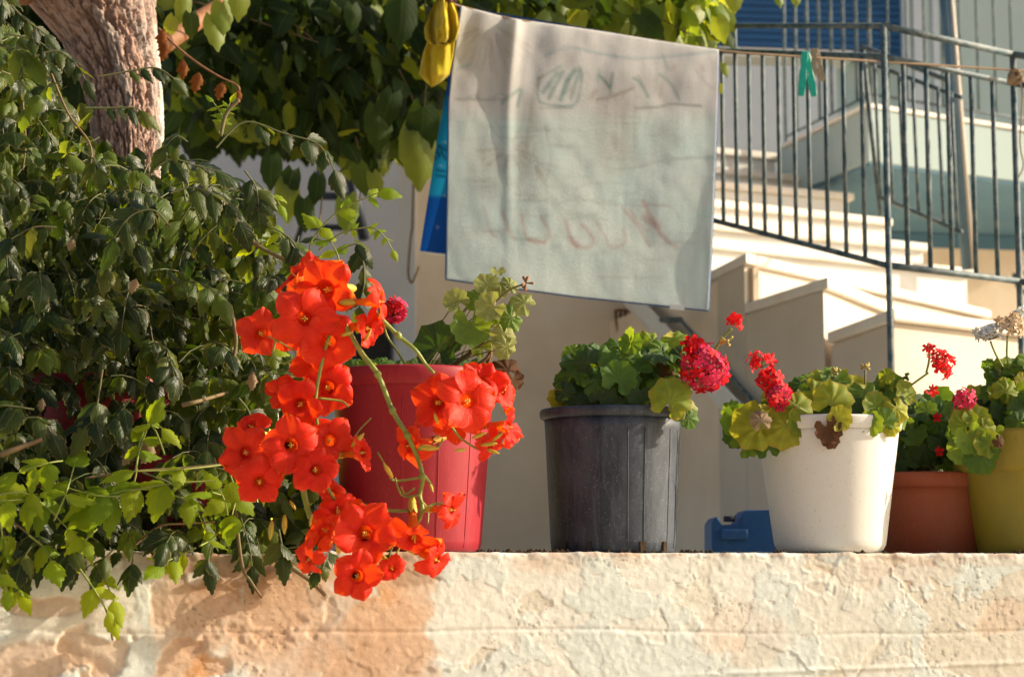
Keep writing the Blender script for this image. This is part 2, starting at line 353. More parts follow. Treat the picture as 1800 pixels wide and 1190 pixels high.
def front_wall():
    # profile along s: top surface then down the front; across c along the wall
    a0, a1 = -1.32, 1.42
    cols = np.concatenate([np.linspace(-4, a0, 12)[:-1], np.arange(a0, a1, .0026), np.linspace(a1, 4.2, 12)])
    top = np.concatenate([np.linspace(.42, .03, 10), np.linspace(.026, .006, 6)])     # distance behind the front edge
    rows = [(-WF+t, 0.0, 0, 1) for t in top]
    rr = .006
    for k in range(1, 5):
        a = k/5*math.pi/2; rows.append((-WF+rr-rr*math.sin(a), -rr+rr*math.cos(a), -math.sin(a), math.cos(a)))
    zf = np.concatenate([np.arange(-.006, -.255, -.0024), np.linspace(-.26, -1.5, 14)])
    for z in zf: rows.append((-WF, z, -1, 0))
    rows.insert(0, (.42-WF, -1.5, 1, 0))
    rows = np.array(rows); nr, nc = len(rows), len(cols)
    C, I = np.meshgrid(cols, np.arange(nr)); o = rows[I, 0]; z = rows[I, 1]; no = rows[I, 2]; nz = rows[I, 3]
    sarc = z - (o+WF)                                                                 # continuous coordinate over the edge
    # pixel space for where the stains are
    x = C*C18 - o*S18; y = C*S18 + o*C18
    dep = (y+3.5); PX = 900+F*x/dep; PY = 1000-(z+.028)/dep*F; PY = np.where(no == -1, PY, 974)
    wx = (fbm(C*9, sarc*9, 3)-.5)*.10; wy = (fbm(C*9, sarc*9, 9)-.5)*.10
    f1 = fbm(C*5.5+wx*8, sarc*8+wy*8, 21, 5); f2 = fbm(C*9+wx*10+7, sarc*10+wy*10, 41, 5); f3 = fbm(C*14+wx*12, sarc*13+wy*14, 61, 5)
    f4 = fbm(C*3, sarc*22, 71, 4)
    disp = (fbm(C*2.2, sarc*3, 5, 2)-.5)*.006 + (fbm(C*25, sarc*25, 8, 4)-.5)*.0008*(.4+1.2*fbm(C*4, sarc*6, 15, 2)) + (fbm(C*110, sarc*110, 13, 3)-.5)*.0013
    e = .005
    L1 = sst(.47, .47+e, f1); L2 = sst(.50, .50+e, f2); L3 = sst(.62, .62+e, f3)
    disp += L1*.0009 + L2*.0006 + L3*.0004
    for f, t0 in ((f1, .47), (f2, .50)):                                              # curled flake lips
        disp += np.exp(-((f-t0-.012)/.006)**2)*.0005*sst(.5, .62, fbm(C*6, sarc*6, 91, 3))
    disp -= np.exp(-((sarc+.132+.02*(fbm(C*3, 0*C, 33, 3)-.5)+.012*C)/.0030)**2)*.0014*sst(.3, .5, fbm(C*4, 0*C, 35, 3))
    disp += np.exp(-((sarc+.212-.018*C)/.004)**2)*.0022*sst(.15, .4, C)
    pits = sst(.80, .86, vn(C*230, sarc*230, 51))*sst(.60, .7, fbm(C*9, sarc*9, 52, 2)); disp -= pits*.0006
    edge = np.exp(-(sarc/.012)**2); disp += edge*(fbm(C*40, sarc*40, 77, 4)-.55)*.010
    white = np.array((.66,.655,.585)); cream = np.array((.60,.565,.47)); pink = np.array((.53,.35,.23)); orange = np.array((.48,.25,.11)); tan = np.array((.34,.20,.11)); bluew = np.array((.59,.64,.60))
    col = np.zeros(C.shape+(3,)); col[:] = cream
    col = col*(1-L1[..., None])+white*L1[..., None]
    col = col*(1-.8*L2[..., None])+bluew*.8*L2[..., None]
    lowL = (1-L1)*(1-L2)
    warm = sst(.48, .62, fbm(C*4+3, sarc*6, 101, 4))*(.15+.7*lowL)*.6*(1-.9*sst(640, 800, PX))
    col = col*(1-warm[..., None])+pink*warm[..., None]
    dt = sst(.45, .7, fbm(C*18, sarc*18, 131, 4))
    nz_ = (fbm(C*12, sarc*12, 111, 5)-.5)
    def region(cx, cy, rx, ry, colr, k, sh=.5, gate=None):
        d = ((PX-cx)/rx)**2+((PY-cy)/ry)**2 + nz_*3.2
        m = sst(1.15, .75, d)*k*(.62+.38*dt)
        if gate is not None: m = m*gate
        nonlocal col; col = col*(1-m[..., None])+np.array(colr)*m[..., None]; return m
    def rev(a, b, x): return sst(0, 1, (b-x)/(b-a))
    def region(cx, cy, rx, ry, colr, k, sink=0):
        nonlocal col, disp
        d = ((PX-cx)/rx)**2+((PY-cy)/ry)**2 + nz_*2.6
        m0 = rev(.55, 1.35, d + 1.6*(dt-.5)); m = np.clip(m0*k*(.7+.5*dt), 0, 1)
        col = col*(1-m[..., None])+np.array(colr)*m[..., None]; disp = disp - m0*sink
    region(120, 1120, 170, 60, pink, .25, 0)
    region(60, 1175, 120, 42, pink*1.05, .9, .004); region(190, 1140, 62, 36, pink*1.1, .85, .004); region(75, 1063, 60, 16, pink, .8, .002)
    region(345, 1175, 52, 38, orange*1.2, .85, .004); region(430, 1030, 130, 82, tan, .85, .002); region(400, 1090, 110, 60, pink, .7, 0)
    region(560, 1090, 130, 120, pink*1.08, .75, 0); region(685, 1050, 56, 125, orange*1.15, .75, 0); region(620, 1000, 60, 34, orange, .6, 0); region(650, 1170, 90, 60, pink, .8, 0)
    region(400, 985, 170, 26, tan*.7, .7, .002); region(700, 992, 60, 30, tan*.8, .7, 0)
    region(960, 985, 50, 16, pink, .4, 0); region(1120, 985, 60, 10, pink, .3, 0); region(1225, 1045, 34, 50, cream*1.02, .7, .001)
    region(1560, 1000, 90, 30, pink*1.1, .45, .001); region(1700, 984, 110, 10, orange, .3, 0); region(1760, 1090, 40, 30, pink*1.15, .5, .001)
    region(1300, 1110, 60, 50, pink*1.15, .35, 0); region(1500, 1100, 80, 70, cream, .6, 0)
    for f, t0 in ((f1, .47), (f2, .50), (f3, .62)):                                   # dirt caught along the broken paint edges
        ck = (np.exp(-((f-t0+.002)/.0028)**2)*.55*sst(.40, .62, fbm(C*7+2, sarc*9, 95, 3)))[..., None]; col = col*(1-ck)+np.array((.30,.19,.12))*ck
    ed = np.exp(-(sarc/.007)**2)*sst(.42, .6, fbm(C*30, C*0, 141, 4)); col = col*(1-.75*ed[..., None])+tan*.75*ed[..., None]
    topm = (sarc > .004)[..., None]; dirt = np.array((.22,.14,.08)); col = np.where(topm, dirt*(.7+.6*dt[..., None]), col)
    col = col*(1-.35*pits[..., None])
    fine = (.9+.2*fbm(C*70, sarc*70, 151, 3))[..., None]; col = np.clip(col*fine, 0, .85)
    g = np.where((np.abs(C-.05) < 1.36) & (z > -.256), 1.0, .3)
    oo = o + no*disp*g; zz = z + nz*disp*g
    V = np.stack([C*C18-oo*S18, C*S18+oo*C18, zz], -1).reshape(-1, 3)
    idx = np.arange(nr*nc).reshape(nr, nc)
    Fc = np.stack([idx[:-1, :-1], idx[1:, :-1], idx[1:, 1:], idx[:-1, 1:]], -1).reshape(-1, 4)
    o_ = mesh_obj('garden_wall', V, Fc, M['plaster'], col=col.reshape(-1, 3))
    tag(o_, 'low whitewashed garden wall with peeling paint and orange stains under the flower pots', 'wall')
front_wall()

# house walls
def slab(name, a, b, z0, z1, th, mat, label=None, cat=None, parent=None, bev=0):
    a = Vector((a[0], a[1], 0)); b = Vector((b[0], b[1], 0)); d = (b-a).normalized(); n = Vector((-d.y, d.x, 0))
    bm = prism([a.xy, b.xy, (b+n*th).xy, (a+n*th).xy], z0, z1)
    o = bm_obj(name, bm, mat, parent, bevel=bev)
    if label: tag(o, label, cat)
    return o
p0 = P(728, 600, 8.2); p1 = P(1070, 600, 8.2); p2 = P(1200, 600, 8.2)
hw = slab('house_wall', p0, p2, -.33, 3.6, .25, M['beige'], 'plain shaded beige house wall behind the towel and the potted geraniums', 'wall')
q0 = P(150, 600, 9.4); q1 = P(900, 600, 9.4)
gw = slab('boundary_wall', q0, q1, -.33, 3.2, .2, M['greyw'], 'bluish grey wall seen behind the vine with bare cable hook at its corner', 'wall')
slab('corner_pier', P(700, 600, 8.15), P(729, 600, 8.15), -.33, 3.5, .2, M['greyw'], 'narrow grey pier at the corner of the beige house wall', 'pier')
# rusty cable with hook on the pier
t = thing('hanging_cable', 'thin dark cable ending in a hook on the house corner', 'cable')
tube_obj('cable', [P(731, 150, 8.1), P(728, 300, 8.1), P(725, 400, 8.1)]+smooth_path([P(722, 420, 8.1), P(718, 480, 8.1), P(724, 497, 8.08), P(731, 485, 8.08), P(737, 468, 8.08)], 4), .0055, M['stemd'], t)
# dark folded chair frame far behind the vine
t = thing('metal_ladder', 'dark metal ladder leaning on the grey wall behind the vine', 'ladder')
for a, b in (((585, 370), (540, 60)), ((660, 640), (628, 270))):
    pass
tube_obj('rail', [P(520, 430, 9.0), P(578, 250, 9.1)], .014, M['darkf'], t); tube_obj('rail', [P(640, 420, 9.0), P(603, 250, 9.1)], .026, M['darkf'], t)
tube_obj('rung', [P(560, 345, 9.05), P(625, 345, 9.05)], .02, M['darkf'], t); tube_obj('rung', [P(545, 400, 9.05), P(635, 400, 9.05)], .016, M['darkf'], t)
t = thing('gas_heater', 'dark metal box standing behind the red pot at the grey wall', 'box')
c = P(655, 620, 8.8); box('body', c, (.09, .08, .14), M['darkf'], t, bevel=.01); box('door', c+Vector((0,-.085,-.01)), (.065, .006, .09), M['capb'], t, bevel=.003)

# staircase ---------------------------------------------------------
stz = [.695+.17*i for i in range(9)]
Lp = [PZ(1570, 541, stz[0]), PZ(1455, 486, stz[1]), PZ(1311, 444, stz[2]), PZ(1254, 421, stz[3]), PZ(1254, 389, stz[4]), PZ(1254, 350, stz[5]), PZ(1254, 317, stz[6]), PZ(1260, 292, stz[7]), PZ(1250, 258, stz[8])]
Rp = [PZ(1930, 587, stz[0]), Vector((1.9, 4.4, 0)), PZ(1743, 545, stz[2]), PZ(1712, 472, stz[3]), PZ(1634, 428, stz[4]), PZ(1570, 384, stz[5]), PZ(1502, 339, stz[6]), PZ(1435, 311, stz[7]), PZ(1372, 270, stz[8])]
for i in range(3, 9):                        # the flight runs on to the left behind the towel
    d = (Lp[i]-Rp[i]); Lp[i] = Lp[i] + d.normalized()*(.12 if i == 3 else .30)
stair = thing('staircase', 'whitewashed outdoor stairs with worn marble treads climbing behind the railing', 'staircase')
for i in range(9):
    L, Rr = Lp[i].xy, Rp[i].xy
    if i < 8: Ln, Rn = Lp[i+1].xy, Rp[i+1].xy
    else: Ln, Rn = L+Vector((-.1, .9)), Rr+Vector((-.2, .9))
    e1 = (Ln-L).normalized(); e2 = (Rn-Rr).normalized()
    f = (Rr-L).normalized(); nrm = Vector((-f.y, f.x))
    Lb = Ln+e1*.02+(Vector((0, 0))); Rb = Rn+e2*.02
    if i == 0: Rb = Vector((3.2, 5.2))
    if i == 1: Rb = Rn+Vector((.2, .05))
    if i == 2: Rb = Rn+(Rn-Rr)*.1
    tread = [L, Rr, Rb, Lb]
    bm_obj('tread', prism([(p.x, p.y) for p in tread], stz[i]-.036, stz[i]), M['nose'], stair, bevel=.009, seg=3)
    ins = .024
    li = L+nrm*ins+f*ins*1.2; ri = Rr+nrm*ins-f*ins*.8; lb = Lb+f*ins*1.2+nrm*.01; rb = Rb-f*ins
    bm_obj('step_block', prism([(p.x, p.y) for p in (li, ri, rb, lb)], -.33, stz[i]-.037), M['stepw' if i > 2 else 'cream'], stair, bevel=.004)  # lower blocks carry the shade-toned render, upper ones the lightened copy
lastL = Lp[3].xy
slab('stair_side_wall', (p1.x+.0, p1.y+.01), (Lp[2].x+.03, Lp[2].y+.04), -.33, .99, .02, M['beige'], 'shaded side wall under the stairs behind the black pot', 'wall')
# sloping handrail strip low on that wall
t = thing('sloping_handrail', 'thin dark sloping handrail above a pale ramp on the shaded wall', 'handrail')
A = P(1163, 562, 7.3); B_ = P(1196, 562, 7.15); Cc = P(1345, 728, 6.2)
tube_obj('rail', [B_, Cc], .0075, M['iron'], t); tube_obj('bracket', [A, B_], .011, M['iron'], t)
bm = bmesh.new(); w_ = [P(1095, 530, 7.95), P(1128, 530, 7.72), P(1330, 742, 6.40), P(1296, 745, 6.62)]
for k in (-.05, .05): [bm.verts.new(q+Vector((0, k, 0))) for q in w_]
bm.verts.ensure_lookup_table(); vv = bm.verts
for f_ in ((0,1,2,3),(7,6,5,4),(0,4,5,1),(1,5,6,2),(2,6,7,3),(3,7,4,0)): bm.faces.new([vv[i] for i in f_])
bm_obj('ramp_edge', bm, M['stepw'], t)
t = thing('meter_box', 'small black meter box with rusty wires on the beige wall below the towel', 'meter box')
c = P(1136, 572, 8.1); box('body', c, (.028, .03, .075), M['capb'], t, bevel=.004); box('side_plate', c+Vector((.038, .0, .0)), (.008, .03, .075), M['pole'], t)
for k in range(3):
    tube_obj('wire', smooth_path([P(1082+k*9, 545, 8.12), P(1085+k*6, 575, 8.1), P(1092+k*3, 600+k*6, 8.12), P(1100+k*8, 585, 8.1)]), .006, M['rust'], t, n=6)
tube_obj('wire', smooth_path([P(1085, 545, 8.1), P(1115, 550, 8.08), P(1124, 575, 8.08)]), .006, M['rust'], t, n=6)

# landing slab (balcony)
zt, zb = PZ(1525, 190, 1).z, 0
cor = PZ(1525, 190, stz[8]); cD = cor.y+3.5; zt = cor.z; zb = P(1522, 284, cD).z
rt = PZ(1930, 252, zt); lt = PZ(1372, 264, zt)
bal = thing('balcony', 'white balcony slab projecting from the upper house above the stairs', 'balcony')
bm_obj('slab', prism([(cor.x, cor.y), (rt.x, rt.y), (rt.x+.6, rt.y+2.5), (lt.x+.4, lt.y+2.2), (lt.x, lt.y)], zb, zt), M['greenw'], bal, bevel=.006)
bm_obj('soffit', prism([(cor.x+.01, cor.y+.012), (rt.x, rt.y+.012), (rt.x+.55, rt.y+2.45), (lt.x+.41, lt.y+2.15), (lt.x+.012, lt.y)], zb-.012, zb-.002), M['bluew'], bal)  # blue plate gives the slab underside its bluish tone
bm_obj('ledge', prism([(cor.x-.012, cor.y-.015), (rt.x, rt.y-.015), (rt.x, rt.y+.1), (cor.x+.02, cor.y+.12), (lt.x+.05, lt.y+.06), (lt.x-.012, lt.y)], zt+.001, zt+.022), M['nose'], bal, bevel=.004)
# wall under the balcony: blue paint above, bare render below
a = P(1380, 400, 10.6); b = P(2050, 400, 11.0)
low = slab('side_house_wall', a, b, -.33, zb-.015, .2, M['beige'], 'house wall under the balcony painted blue above bare grey render', 'wall')
t = thing('cable_bundle', 'loop of black cable hanging at the grey wall behind the railing', 'cable')
tube_obj('cable', smooth_path([P(1782, 480, 10.4), P(1792, 508, 10.4), P(1815, 515, 10.4), P(1820, 490, 10.4), P(1800, 478, 10.4)]), .012, M['darkf'], t)

za = P(1640, 436, 10.75).z
slab('painted_band', (a.x, a.y-.006), (b.x, b.y-.006), za, zb-.016, .005, M['bluew'], parent=low)
# upper house with shutters
uD = 11.6
a = P(1120, 100, uD); b = P(2050, 100, uD+.4)
uh = thing('upper_house', 'pale green upper storey with closed blue shutters behind the balcony', 'house')
wl = slab('wall', a, b, 1.9, 5.2, .2, M['greenw'], parent=uh)
sa, sb = P(1212, 50, uD-.04), P(1588, 50, uD+.1); zb_ = P(1400, 103, uD).z
d = (sb-sa); nl = 46
fr = slab('shutter', (sa.x, sa.y), (sb.x, sb.y), zb_, 5.0, .03, M['shut'], parent=uh)
for k in range(nl):
    z = zb_+.03+k*.042
    if z > 4.3: break
    slab('slat', (sa.x, sa.y-.012), (sb.x, sb.y-.012), z, z+.030, .011, M['shut'], parent=fr)
for x_, w_ in ((1588, 10), (1606, 22), (1640, 10)):
    s0, s1 = P(x_, 50, uD-.08), P(x_+w_, 50, uD-.08); slab('door_surround', (s0.x, s0.y), (s1.x, s1.y), 1.9, 5.0, .07, M['greyw'], parent=uh)
s0, s1 = P(1262, 100, uD-.2), P(1500, 100, uD-.1); slab('window_sill', (s0.x, s0.y), (s1.x, s1.y), P(1300, 112, uD).z, P(1300, 98, uD).z, .3, M['nose'], parent=uh)
s0, s1 = P(1245, 100, 10.9), P(1470, 100, 10.9); slab('landing_wall', (s0.x, s0.y), (s1.x, s1.y), 1.0, P(1300, 116, 10.9).z, .2, M['greyw'], 'short grey wall at the head of the stairs', 'wall')

# ------------------------------------------------------------------ railings
def bar(parent, a, b, r, name='bar', mat='iron', n=6):
    return tube_obj(name, [a, a.lerp(b, .5), b], r, M[mat], parent, n=n)
rail = thing('stair_railing', 'weathered teal iron railing with a corner post in front of the stairs', 'railing')
Dp = 5.2
def zr(px, py, D): return P(px, py, D)
post_t = P(1553, 46, Dp); post_b = Vector((post_t.x, post_t.y, -.32))
bar(rail, post_b, post_t, .0085, 'post', n=8)
tl, bl = P(1215, 46, 6.1), P(1225, 380, 6.08)                # left section, hidden end behind the towel
t2l = P(1215, 88, 6.1)
bar(rail, tl, post_t, .008, 'top_rail'); pm = P(1554, 100, Dp); bar(rail, t2l, pm, .0085, 'middle_rail'); pb = P(1557, 466, Dp); bar(rail, bl, pb, .008, 'bottom_rail')
def lerp_px(A, B, px):                       # point on segment A-B at pixel column px
    lo, hi = 0., 1.
    pa, pb_ = proj(A)[0], proj(B)[0]
    for _ in range(30):
        m = (lo+hi)/2; x = proj(A.lerp(B, m))[0]
        if (x < px) == (pa < pb_): lo = m
        else: hi = m
    return A.lerp(B, (lo+hi)/2)
for px in (1272, 1296, 1320, 1345, 1372, 1400, 1425, 1456, 1488, 1521):
    a_ = lerp_px(bl, pb, px); top_ = lerp_px(t2l, pm, px)
    q = Vector((a_.x, a_.y, 0)); s = (a_.x-t2l.x)/(pm.x-t2l.x); q.z = t2l.z+(pm.z-t2l.z)*s
    if px == 1296: q.z = tl.z+(post_t.z-tl.z)*s
    bar(rail, a_, q, .0062)
zt_, zm_, zbb = post_t.z, pm.z, pb.z
tr = PZ(1780, 96, zt_); mr = PZ(1780, 144, zm_); br = PZ(1796, 493, zbb)
tr.z = zt_; cxy = (tr.x, tr.y)
E = lambda z, xy=cxy: Vector((xy[0], xy[1], z))
nx = Vector((tr.x+.35, tr.y+.05))
ext = lambda z: Vector((tr.x+.30, tr.y-.25, z))
bar(rail, post_t, E(zt_), .0105, 'top_rail'); bar(rail, pm, E(zm_), .009, 'middle_rail'); bar(rail, pb, E(zbb), .0095, 'bottom_rail')
bar(rail, E(zt_), ext(zt_-.12), .0105, 'top_rail'); bar(rail, E(zm_), ext(zm_-.12), .009, 'middle_rail'); bar(rail, E(zbb), ext(zbb-.12), .0095, 'bottom_rail')
bar(rail, E(zbb-.9), E(zt_), .009, 'post')
for px in (1596, 1636, 1674, 1716, 1754):
    q = lerp_px(pb, E(zbb), px); bar(rail, q, Vector((q.x, q.y, zm_)), .0068)
pl = thing('support_pole', 'thick steel pole rising behind the railing from the stairs', 'pole')
tube_obj('tube', [P(1700, 474, 8.0), P(1655, -60, 8.0)], .022, M['pole'], pl, n=16)
tube_obj('lit_side', [P(1711, 474, 7.99), P(1668, -60, 7.99)], .010, M['cream'], pl, n=10)  # cream tube added as the sunlit right side of the pole
br_ = thing('balcony_railing', 'thin upper balcony railing in front of the blue shutters', 'railing')
topz = zt+1.25
ca, cl_, cr_ = Vector((cor.x+.02, cor.y+.03, 0)), Vector((lt.x+.03, lt.y+.02, 0)), Vector((rt.x, rt.y+.03, 0))
zlow = zt+.07
for z, r in ((zlow, .007), (topz, .01)):
    bar(br_, Vector((cl_.x, cl_.y, z)), Vector((ca.x, ca.y, z)), r, 'rail'); bar(br_, Vector((ca.x, ca.y, z)), Vector((cr_.x, cr_.y, z)), r, 'rail')
for k in range(8):
    q = cl_.lerp(ca, k/7); bar(br_, Vector((q.x, q.y, zlow if 0 < k < 7 else zt)), Vector((q.x, q.y, topz)), .0075 if k != 7 else .009)
for k in range(1, 14):
    q = ca.lerp(cr_, k/13); bar(br_, Vector((q.x, q.y, zlow)), Vector((q.x, q.y, topz)), .0058)
dr = thing('descending_railing', 'sloping iron railing going down beside the blue painted wall', 'railing')
for (a_, b_, r) in (((1515, 82), (1662, 140), .009), ((1530, 112), (1690, 172), .008), ((1545, 346), (1690, 408), .008)):
    bar(dr, P(*a_, 6.9), P(*b_, 6.4), r, 'rail')
for k, px in enumerate((1545, 1566, 1588, 1612, 1634, 1656, 1680)):
    s = (px-1530)/160; bar(dr, P(px+3, 346+(px-1545)*.43, 6.88-.5*s), P(px-8, 108+(px-1530)*.375, 6.88-.5*s), .0062)
bar(dr, P(1516, 82, 6.9), P(1548, 380, 6.9), .009, 'post')

# ------------------------------------------------------------------ towel and line
tow = thing('beach_towel', 'large faded beach towel hung over the washing line showing pale back of print', 'towel')
nu, nv = 210, 220
U, V_ = np.meshgrid(np.linspace(0, 1, nu), np.linspace(0, 1, nv))
topx = np.interp(U, [0, .21, 1], [810, 906, 1263]); topy = np.interp(U, [0, .12, .20, .23, .4, 1], [12, 26, 34, 36, 48, 89]) + 3*np.sin(U*9)*U*(1-U)
botx = np.interp(U, [0, 1], [784, 1245]); boty = np.interp(U, [0, .5, 1], [491, 522, 546])
ed = np.interp(V_, [0, .35, 1], [0, -10, 0])*(1-U)
TX = topx*(1-V_)+botx*V_+ed*.9+(1-U)*np.interp(V_, [0, .25, 1], [0, -4, 0])+U*8*V_*(1-V_); TY = topy*(1-V_)+boty*V_
fold = .0018*np.sin(U*26+V_*2.5)*np.exp(-V_*2.2) + .0035*np.sin(U*9+1+V_*1.2)*(.35+.65*V_) + .020*np.exp(-((U-.21-.03*V_)/.022)**2)*np.exp(-V_*3)*-1 + .006*np.sin(U*47+V_*4)*np.exp(-V_*5)*np.exp(-U*3)
fold += .0022*(fbm(U*6, V_*5, 5, 3)-.5)*4 - .02*np.exp(-((1-U)/.03)**2)*V_*.5
TD = 4.86+.16*U - .04*np.sqrt(V_) + fold
def surf(TX, TY, TD):
    a = (TX-900)/F; b = (595-TY)/F; dy = cth-b*sth; dz = sth+b*cth
    return np.stack([a/dy*TD, -3.5+TD, CAM.z+dz/dy*TD], -1)
Xt, Yt = TX, TY
def stroke(col, pts, c, w, al, soft=1.6):
    d = np.full(Xt.shape, 1e9)
    for (x0, y0), (x1, y1) in zip(pts[:-1], pts[1:]):
        dx, dy = x1-x0, y1-y0; L2 = dx*dx+dy*dy+1e-6
        tt = np.clip(((Xt-x0)*dx+(Yt-y0)*dy)/L2, 0, 1); d = np.minimum(d, np.hypot(Xt-x0-tt*dx, Yt-y0-tt*dy))
    m = (np.clip((w+soft-d)/(2*soft), 0, 1)*al)[..., None]; return col*(1-m)+np.array(c)*m
A1 = lambda L: [(680+x/2.881, y/2.881) for x, y in L]
A2 = lambda L: [(680+x/2.881, 300+y/2.881) for x, y in L]
grey = np.array((.76,.75,.73)); aqua = np.array((.68,.82,.79)); colT = np.zeros(Xt.shape+(3,)); colT[:] = grey
m = (sst(0, 1, (Yt-185)/40.)*(.30+.7*fbm(Xt/60, Yt/38, 4, 4)))[..., None]; colT = colT*(1-m)+aqua*m
for cx, cy, rx, ry, k, cc in ((860, 130, 70, 140, .22, (.40,.36,.28)), (1080, 240, 50, 90, .4, (.44,.36,.32)), (930, 260, 36, 110, .35, (.40,.38,.33)), (1170, 250, 40, 50, .3, (.42,.38,.34)), (860, 300, 50, 60, .3, (.40,.38,.33)), (1110, 160, 120, 40, .3, (.42,.40,.38)), (830, 250, 40, 60, .25, (.6,.6,.56))):
    m = (np.clip(1-((Xt-cx)/rx)**2-((Yt-cy)/ry)**2, 0, 1)*k*(.5+fbm(Xt/18, Yt/25, 9, 3)))[..., None]; colT = colT*(1-m)+np.array(cc)*m
teal = (.12,.30,.27); dk = (.20,.22,.22); pk = (.55,.30,.26); lb = (.30,.46,.52); br2 = (.34,.28,.22)
ST = [(A1([(800,285),(920,245),(1100,280),(1300,300),(1660,265)]), lb, 1.6, .5), (A1([(360,350),(420,330)]), lb, 1.6, .5),
 (A1([(770,400),(860,350),(880,340)]), teal, 1.2, .5), (A1([(770,400),(765,500),(800,530),(900,540),(960,520),(985,400),(975,345)]), teal, 1.4, .6),
 (A1([(790,470),(860,375)]), teal, 3, .5), (A1([(820,500),(890,365)]), teal, 2.5, .5), (A1([(880,505),(910,420),(950,360)]), teal, 3.4, .6), (A1([(930,500),(975,360)]), teal, 2.4, .45),
 (A1([(585,525),(640,475),(675,460),(660,540)]), teal, 2.2, .5), (A1([(1075,385),(1110,420),(1130,445),(1140,380)]), teal, 2, .65), (A1([(1060,510),(1140,490),(1245,450)]), br2, 1.6, .6),
 (A1([(1250,400),(1280,420),(1320,490)]), teal, 1.8, .55), (A1([(1380,380),(1440,430),(1480,510)]), teal, 2, .4), (A1([(1560,360),(1620,430),(1650,450)]), dk, 1, .3),
 (A1([(1260,550),(1380,545),(1440,530),(1590,540)]), dk, 1.3, .6), (A1([(780,550),(940,550)]), dk, 1, .45), (A1([(350,505),(500,508),(600,505)]), dk, .9, .5), (A1([(410,495),(440,485),(465,495),(440,505),(410,495)]), dk, .8, .5), (A1([(540,495),(575,480),(605,490)]), dk, .8, .4),
 (A1([(760,400),(730,560),(700,800)]), br2, 3, .22), (A1([(800,640),(830,800),(800,930)]), br2, 2, .2), (A1([(1160,480),(1160,760)]), dk, 1, .2), (A1([(1250,470),(1255,860)]), dk, 1, .2),
 (A1([(1140,860),(1260,850),(1420,810),(1660,800)]), dk, .9, .25), (A1([(850,1040),(960,1010),(1160,1040),(1430,1040)]), dk, .9, .25), (A1([(960,960),(1040,930),(1220,930)]), dk, .9, .2),
 (A2([(1190,190),(1250,260),(1330,380)]), pk, 2.4, .38), (A2([(1300,160),(1360,280),(1400,340),(1470,395)]), pk, 3, .4), (A2([(1300,240),(1370,280)]), pk, 5, .35), (A2([(1230,200),(1300,300),(1330,300)]), pk, 1.6, .35), (A2([(1320,170),(1440,190),(1475,240)]), pk, 1, .25),
 (A2([(1060,260),(1100,330),(1130,385),(1180,385),(1210,350),(1195,300)]), pk, 1.9, .35), (A2([(900,250),(930,340),(960,385),(1030,385),(1040,340),(990,280)]), pk, 2.2, .42), (A2([(930,350),(960,380)]), pk, 4, .4),
 (A2([(680,220),(700,330),(730,360),(800,360),(820,310),(780,240)]), pk, 2, .42), (A2([(720,350),(795,362)]), pk, 3.4, .42), (A2([(490,190),(520,300),(545,335)]), pk, 1.6, .35), (A2([(585,220),(620,310),(645,350)]), pk, 3, .4), (A2([(390,290),(480,290)]), pk, 1, .25), (A2([(1070,540),(1400,545)]), dk, .8, .2)]
rs = random.Random(3)
for k in range(70):                          # faint ripples and brush marks of the print
    x_ = rs.uniform(800, 1240); y_ = rs.uniform(190, 470); w0 = rs.uniform(15, 70)
    ST.append(([(x_, y_), (x_+w0*.5, y_+rs.uniform(-4, 4)), (x_+w0, y_+rs.uniform(-3, 3))], rs.choice((dk, (.74,.76,.72), teal, br2)), rs.uniform(.4, 1.6), rs.uniform(.10, .25)))
for k in range(26):                          # island and boat strokes under the wave line
    x_ = rs.uniform(940, 1240); y_ = rs.uniform(120, 180)
    ST.append(([(x_, y_), (x_+rs.uniform(-10, 14), y_-rs.uniform(6, 24))], rs.choice((dk, teal, br2, pk)), rs.uniform(.5, 2), rs.uniform(.15, .4)))
for cx, cy, n_, rmax, cc in ((520, 130, 34, 250, br2), (620, 760, 30, 190, br2), (745, 830, 16, 130, br2)):
    for k in range(n_):
        a = rs.uniform(.1, math.pi-.1) if cy < 300 else rs.uniform(0, 6.28); r_ = rs.uniform(.4, 1)*rmax
        ST.append((A1([(cx+.35*r_*math.cos(a), cy+.35*r_*math.sin(a)), (cx+r_*math.cos(a)+rs.uniform(-20, 20), cy+r_*math.sin(a)+20)]), cc, .8, .22))
def smooth2(pts):
    if len(pts) < 3: return pts
    return [(v.x, v.y) for v in smooth_path([(x, y, 0) for x, y in pts], 5)]
rub = .5+.8*fbm(U*22, V_*26, 44, 3)
for pts, c, w, al in ST: colT = stroke(colT, smooth2(pts), c, w*1.2, np.clip(al*(1.05 if c is pk else 1.15)*rub, 0, 1), 3.0)
colT = colT*(.92+.16*fbm(U*60, V_*8, 8, 3))[..., None]
idx = np.arange(nu*nv).reshape(nv, nu); FQ = np.stack([idx[:-1, :-1], idx[1:, :-1], idx[1:, 1:], idx[:-1, 1:]], -1).reshape(-1, 4)
pos = surf(TX, TY, TD)
tf_ = mesh_obj('front_panel', pos.reshape(-1, 3), FQ, M['towel'], tow, col=colT.reshape(-1, 3))
sm = tf_.modifiers.new('thick', 'SOLIDIFY'); sm.thickness = .003; sm.offset = 1
edge = [Vector(p) for p in pos[:, 0][::4]]+[Vector(p) for p in pos[-1, ::4]]+[Vector(p) for p in pos[::-1, -1][::4]]
tube_obj('hem', edge, .0026, M['hem'], tow, n=6)
lab = P(1190, 541, 4.93); box('care_label', lab+Vector((0,-.006,0)), (.018, .001, .006), M['tow_label'], tow, rot=Matrix.Rotation(R(6), 3, 'Y'))
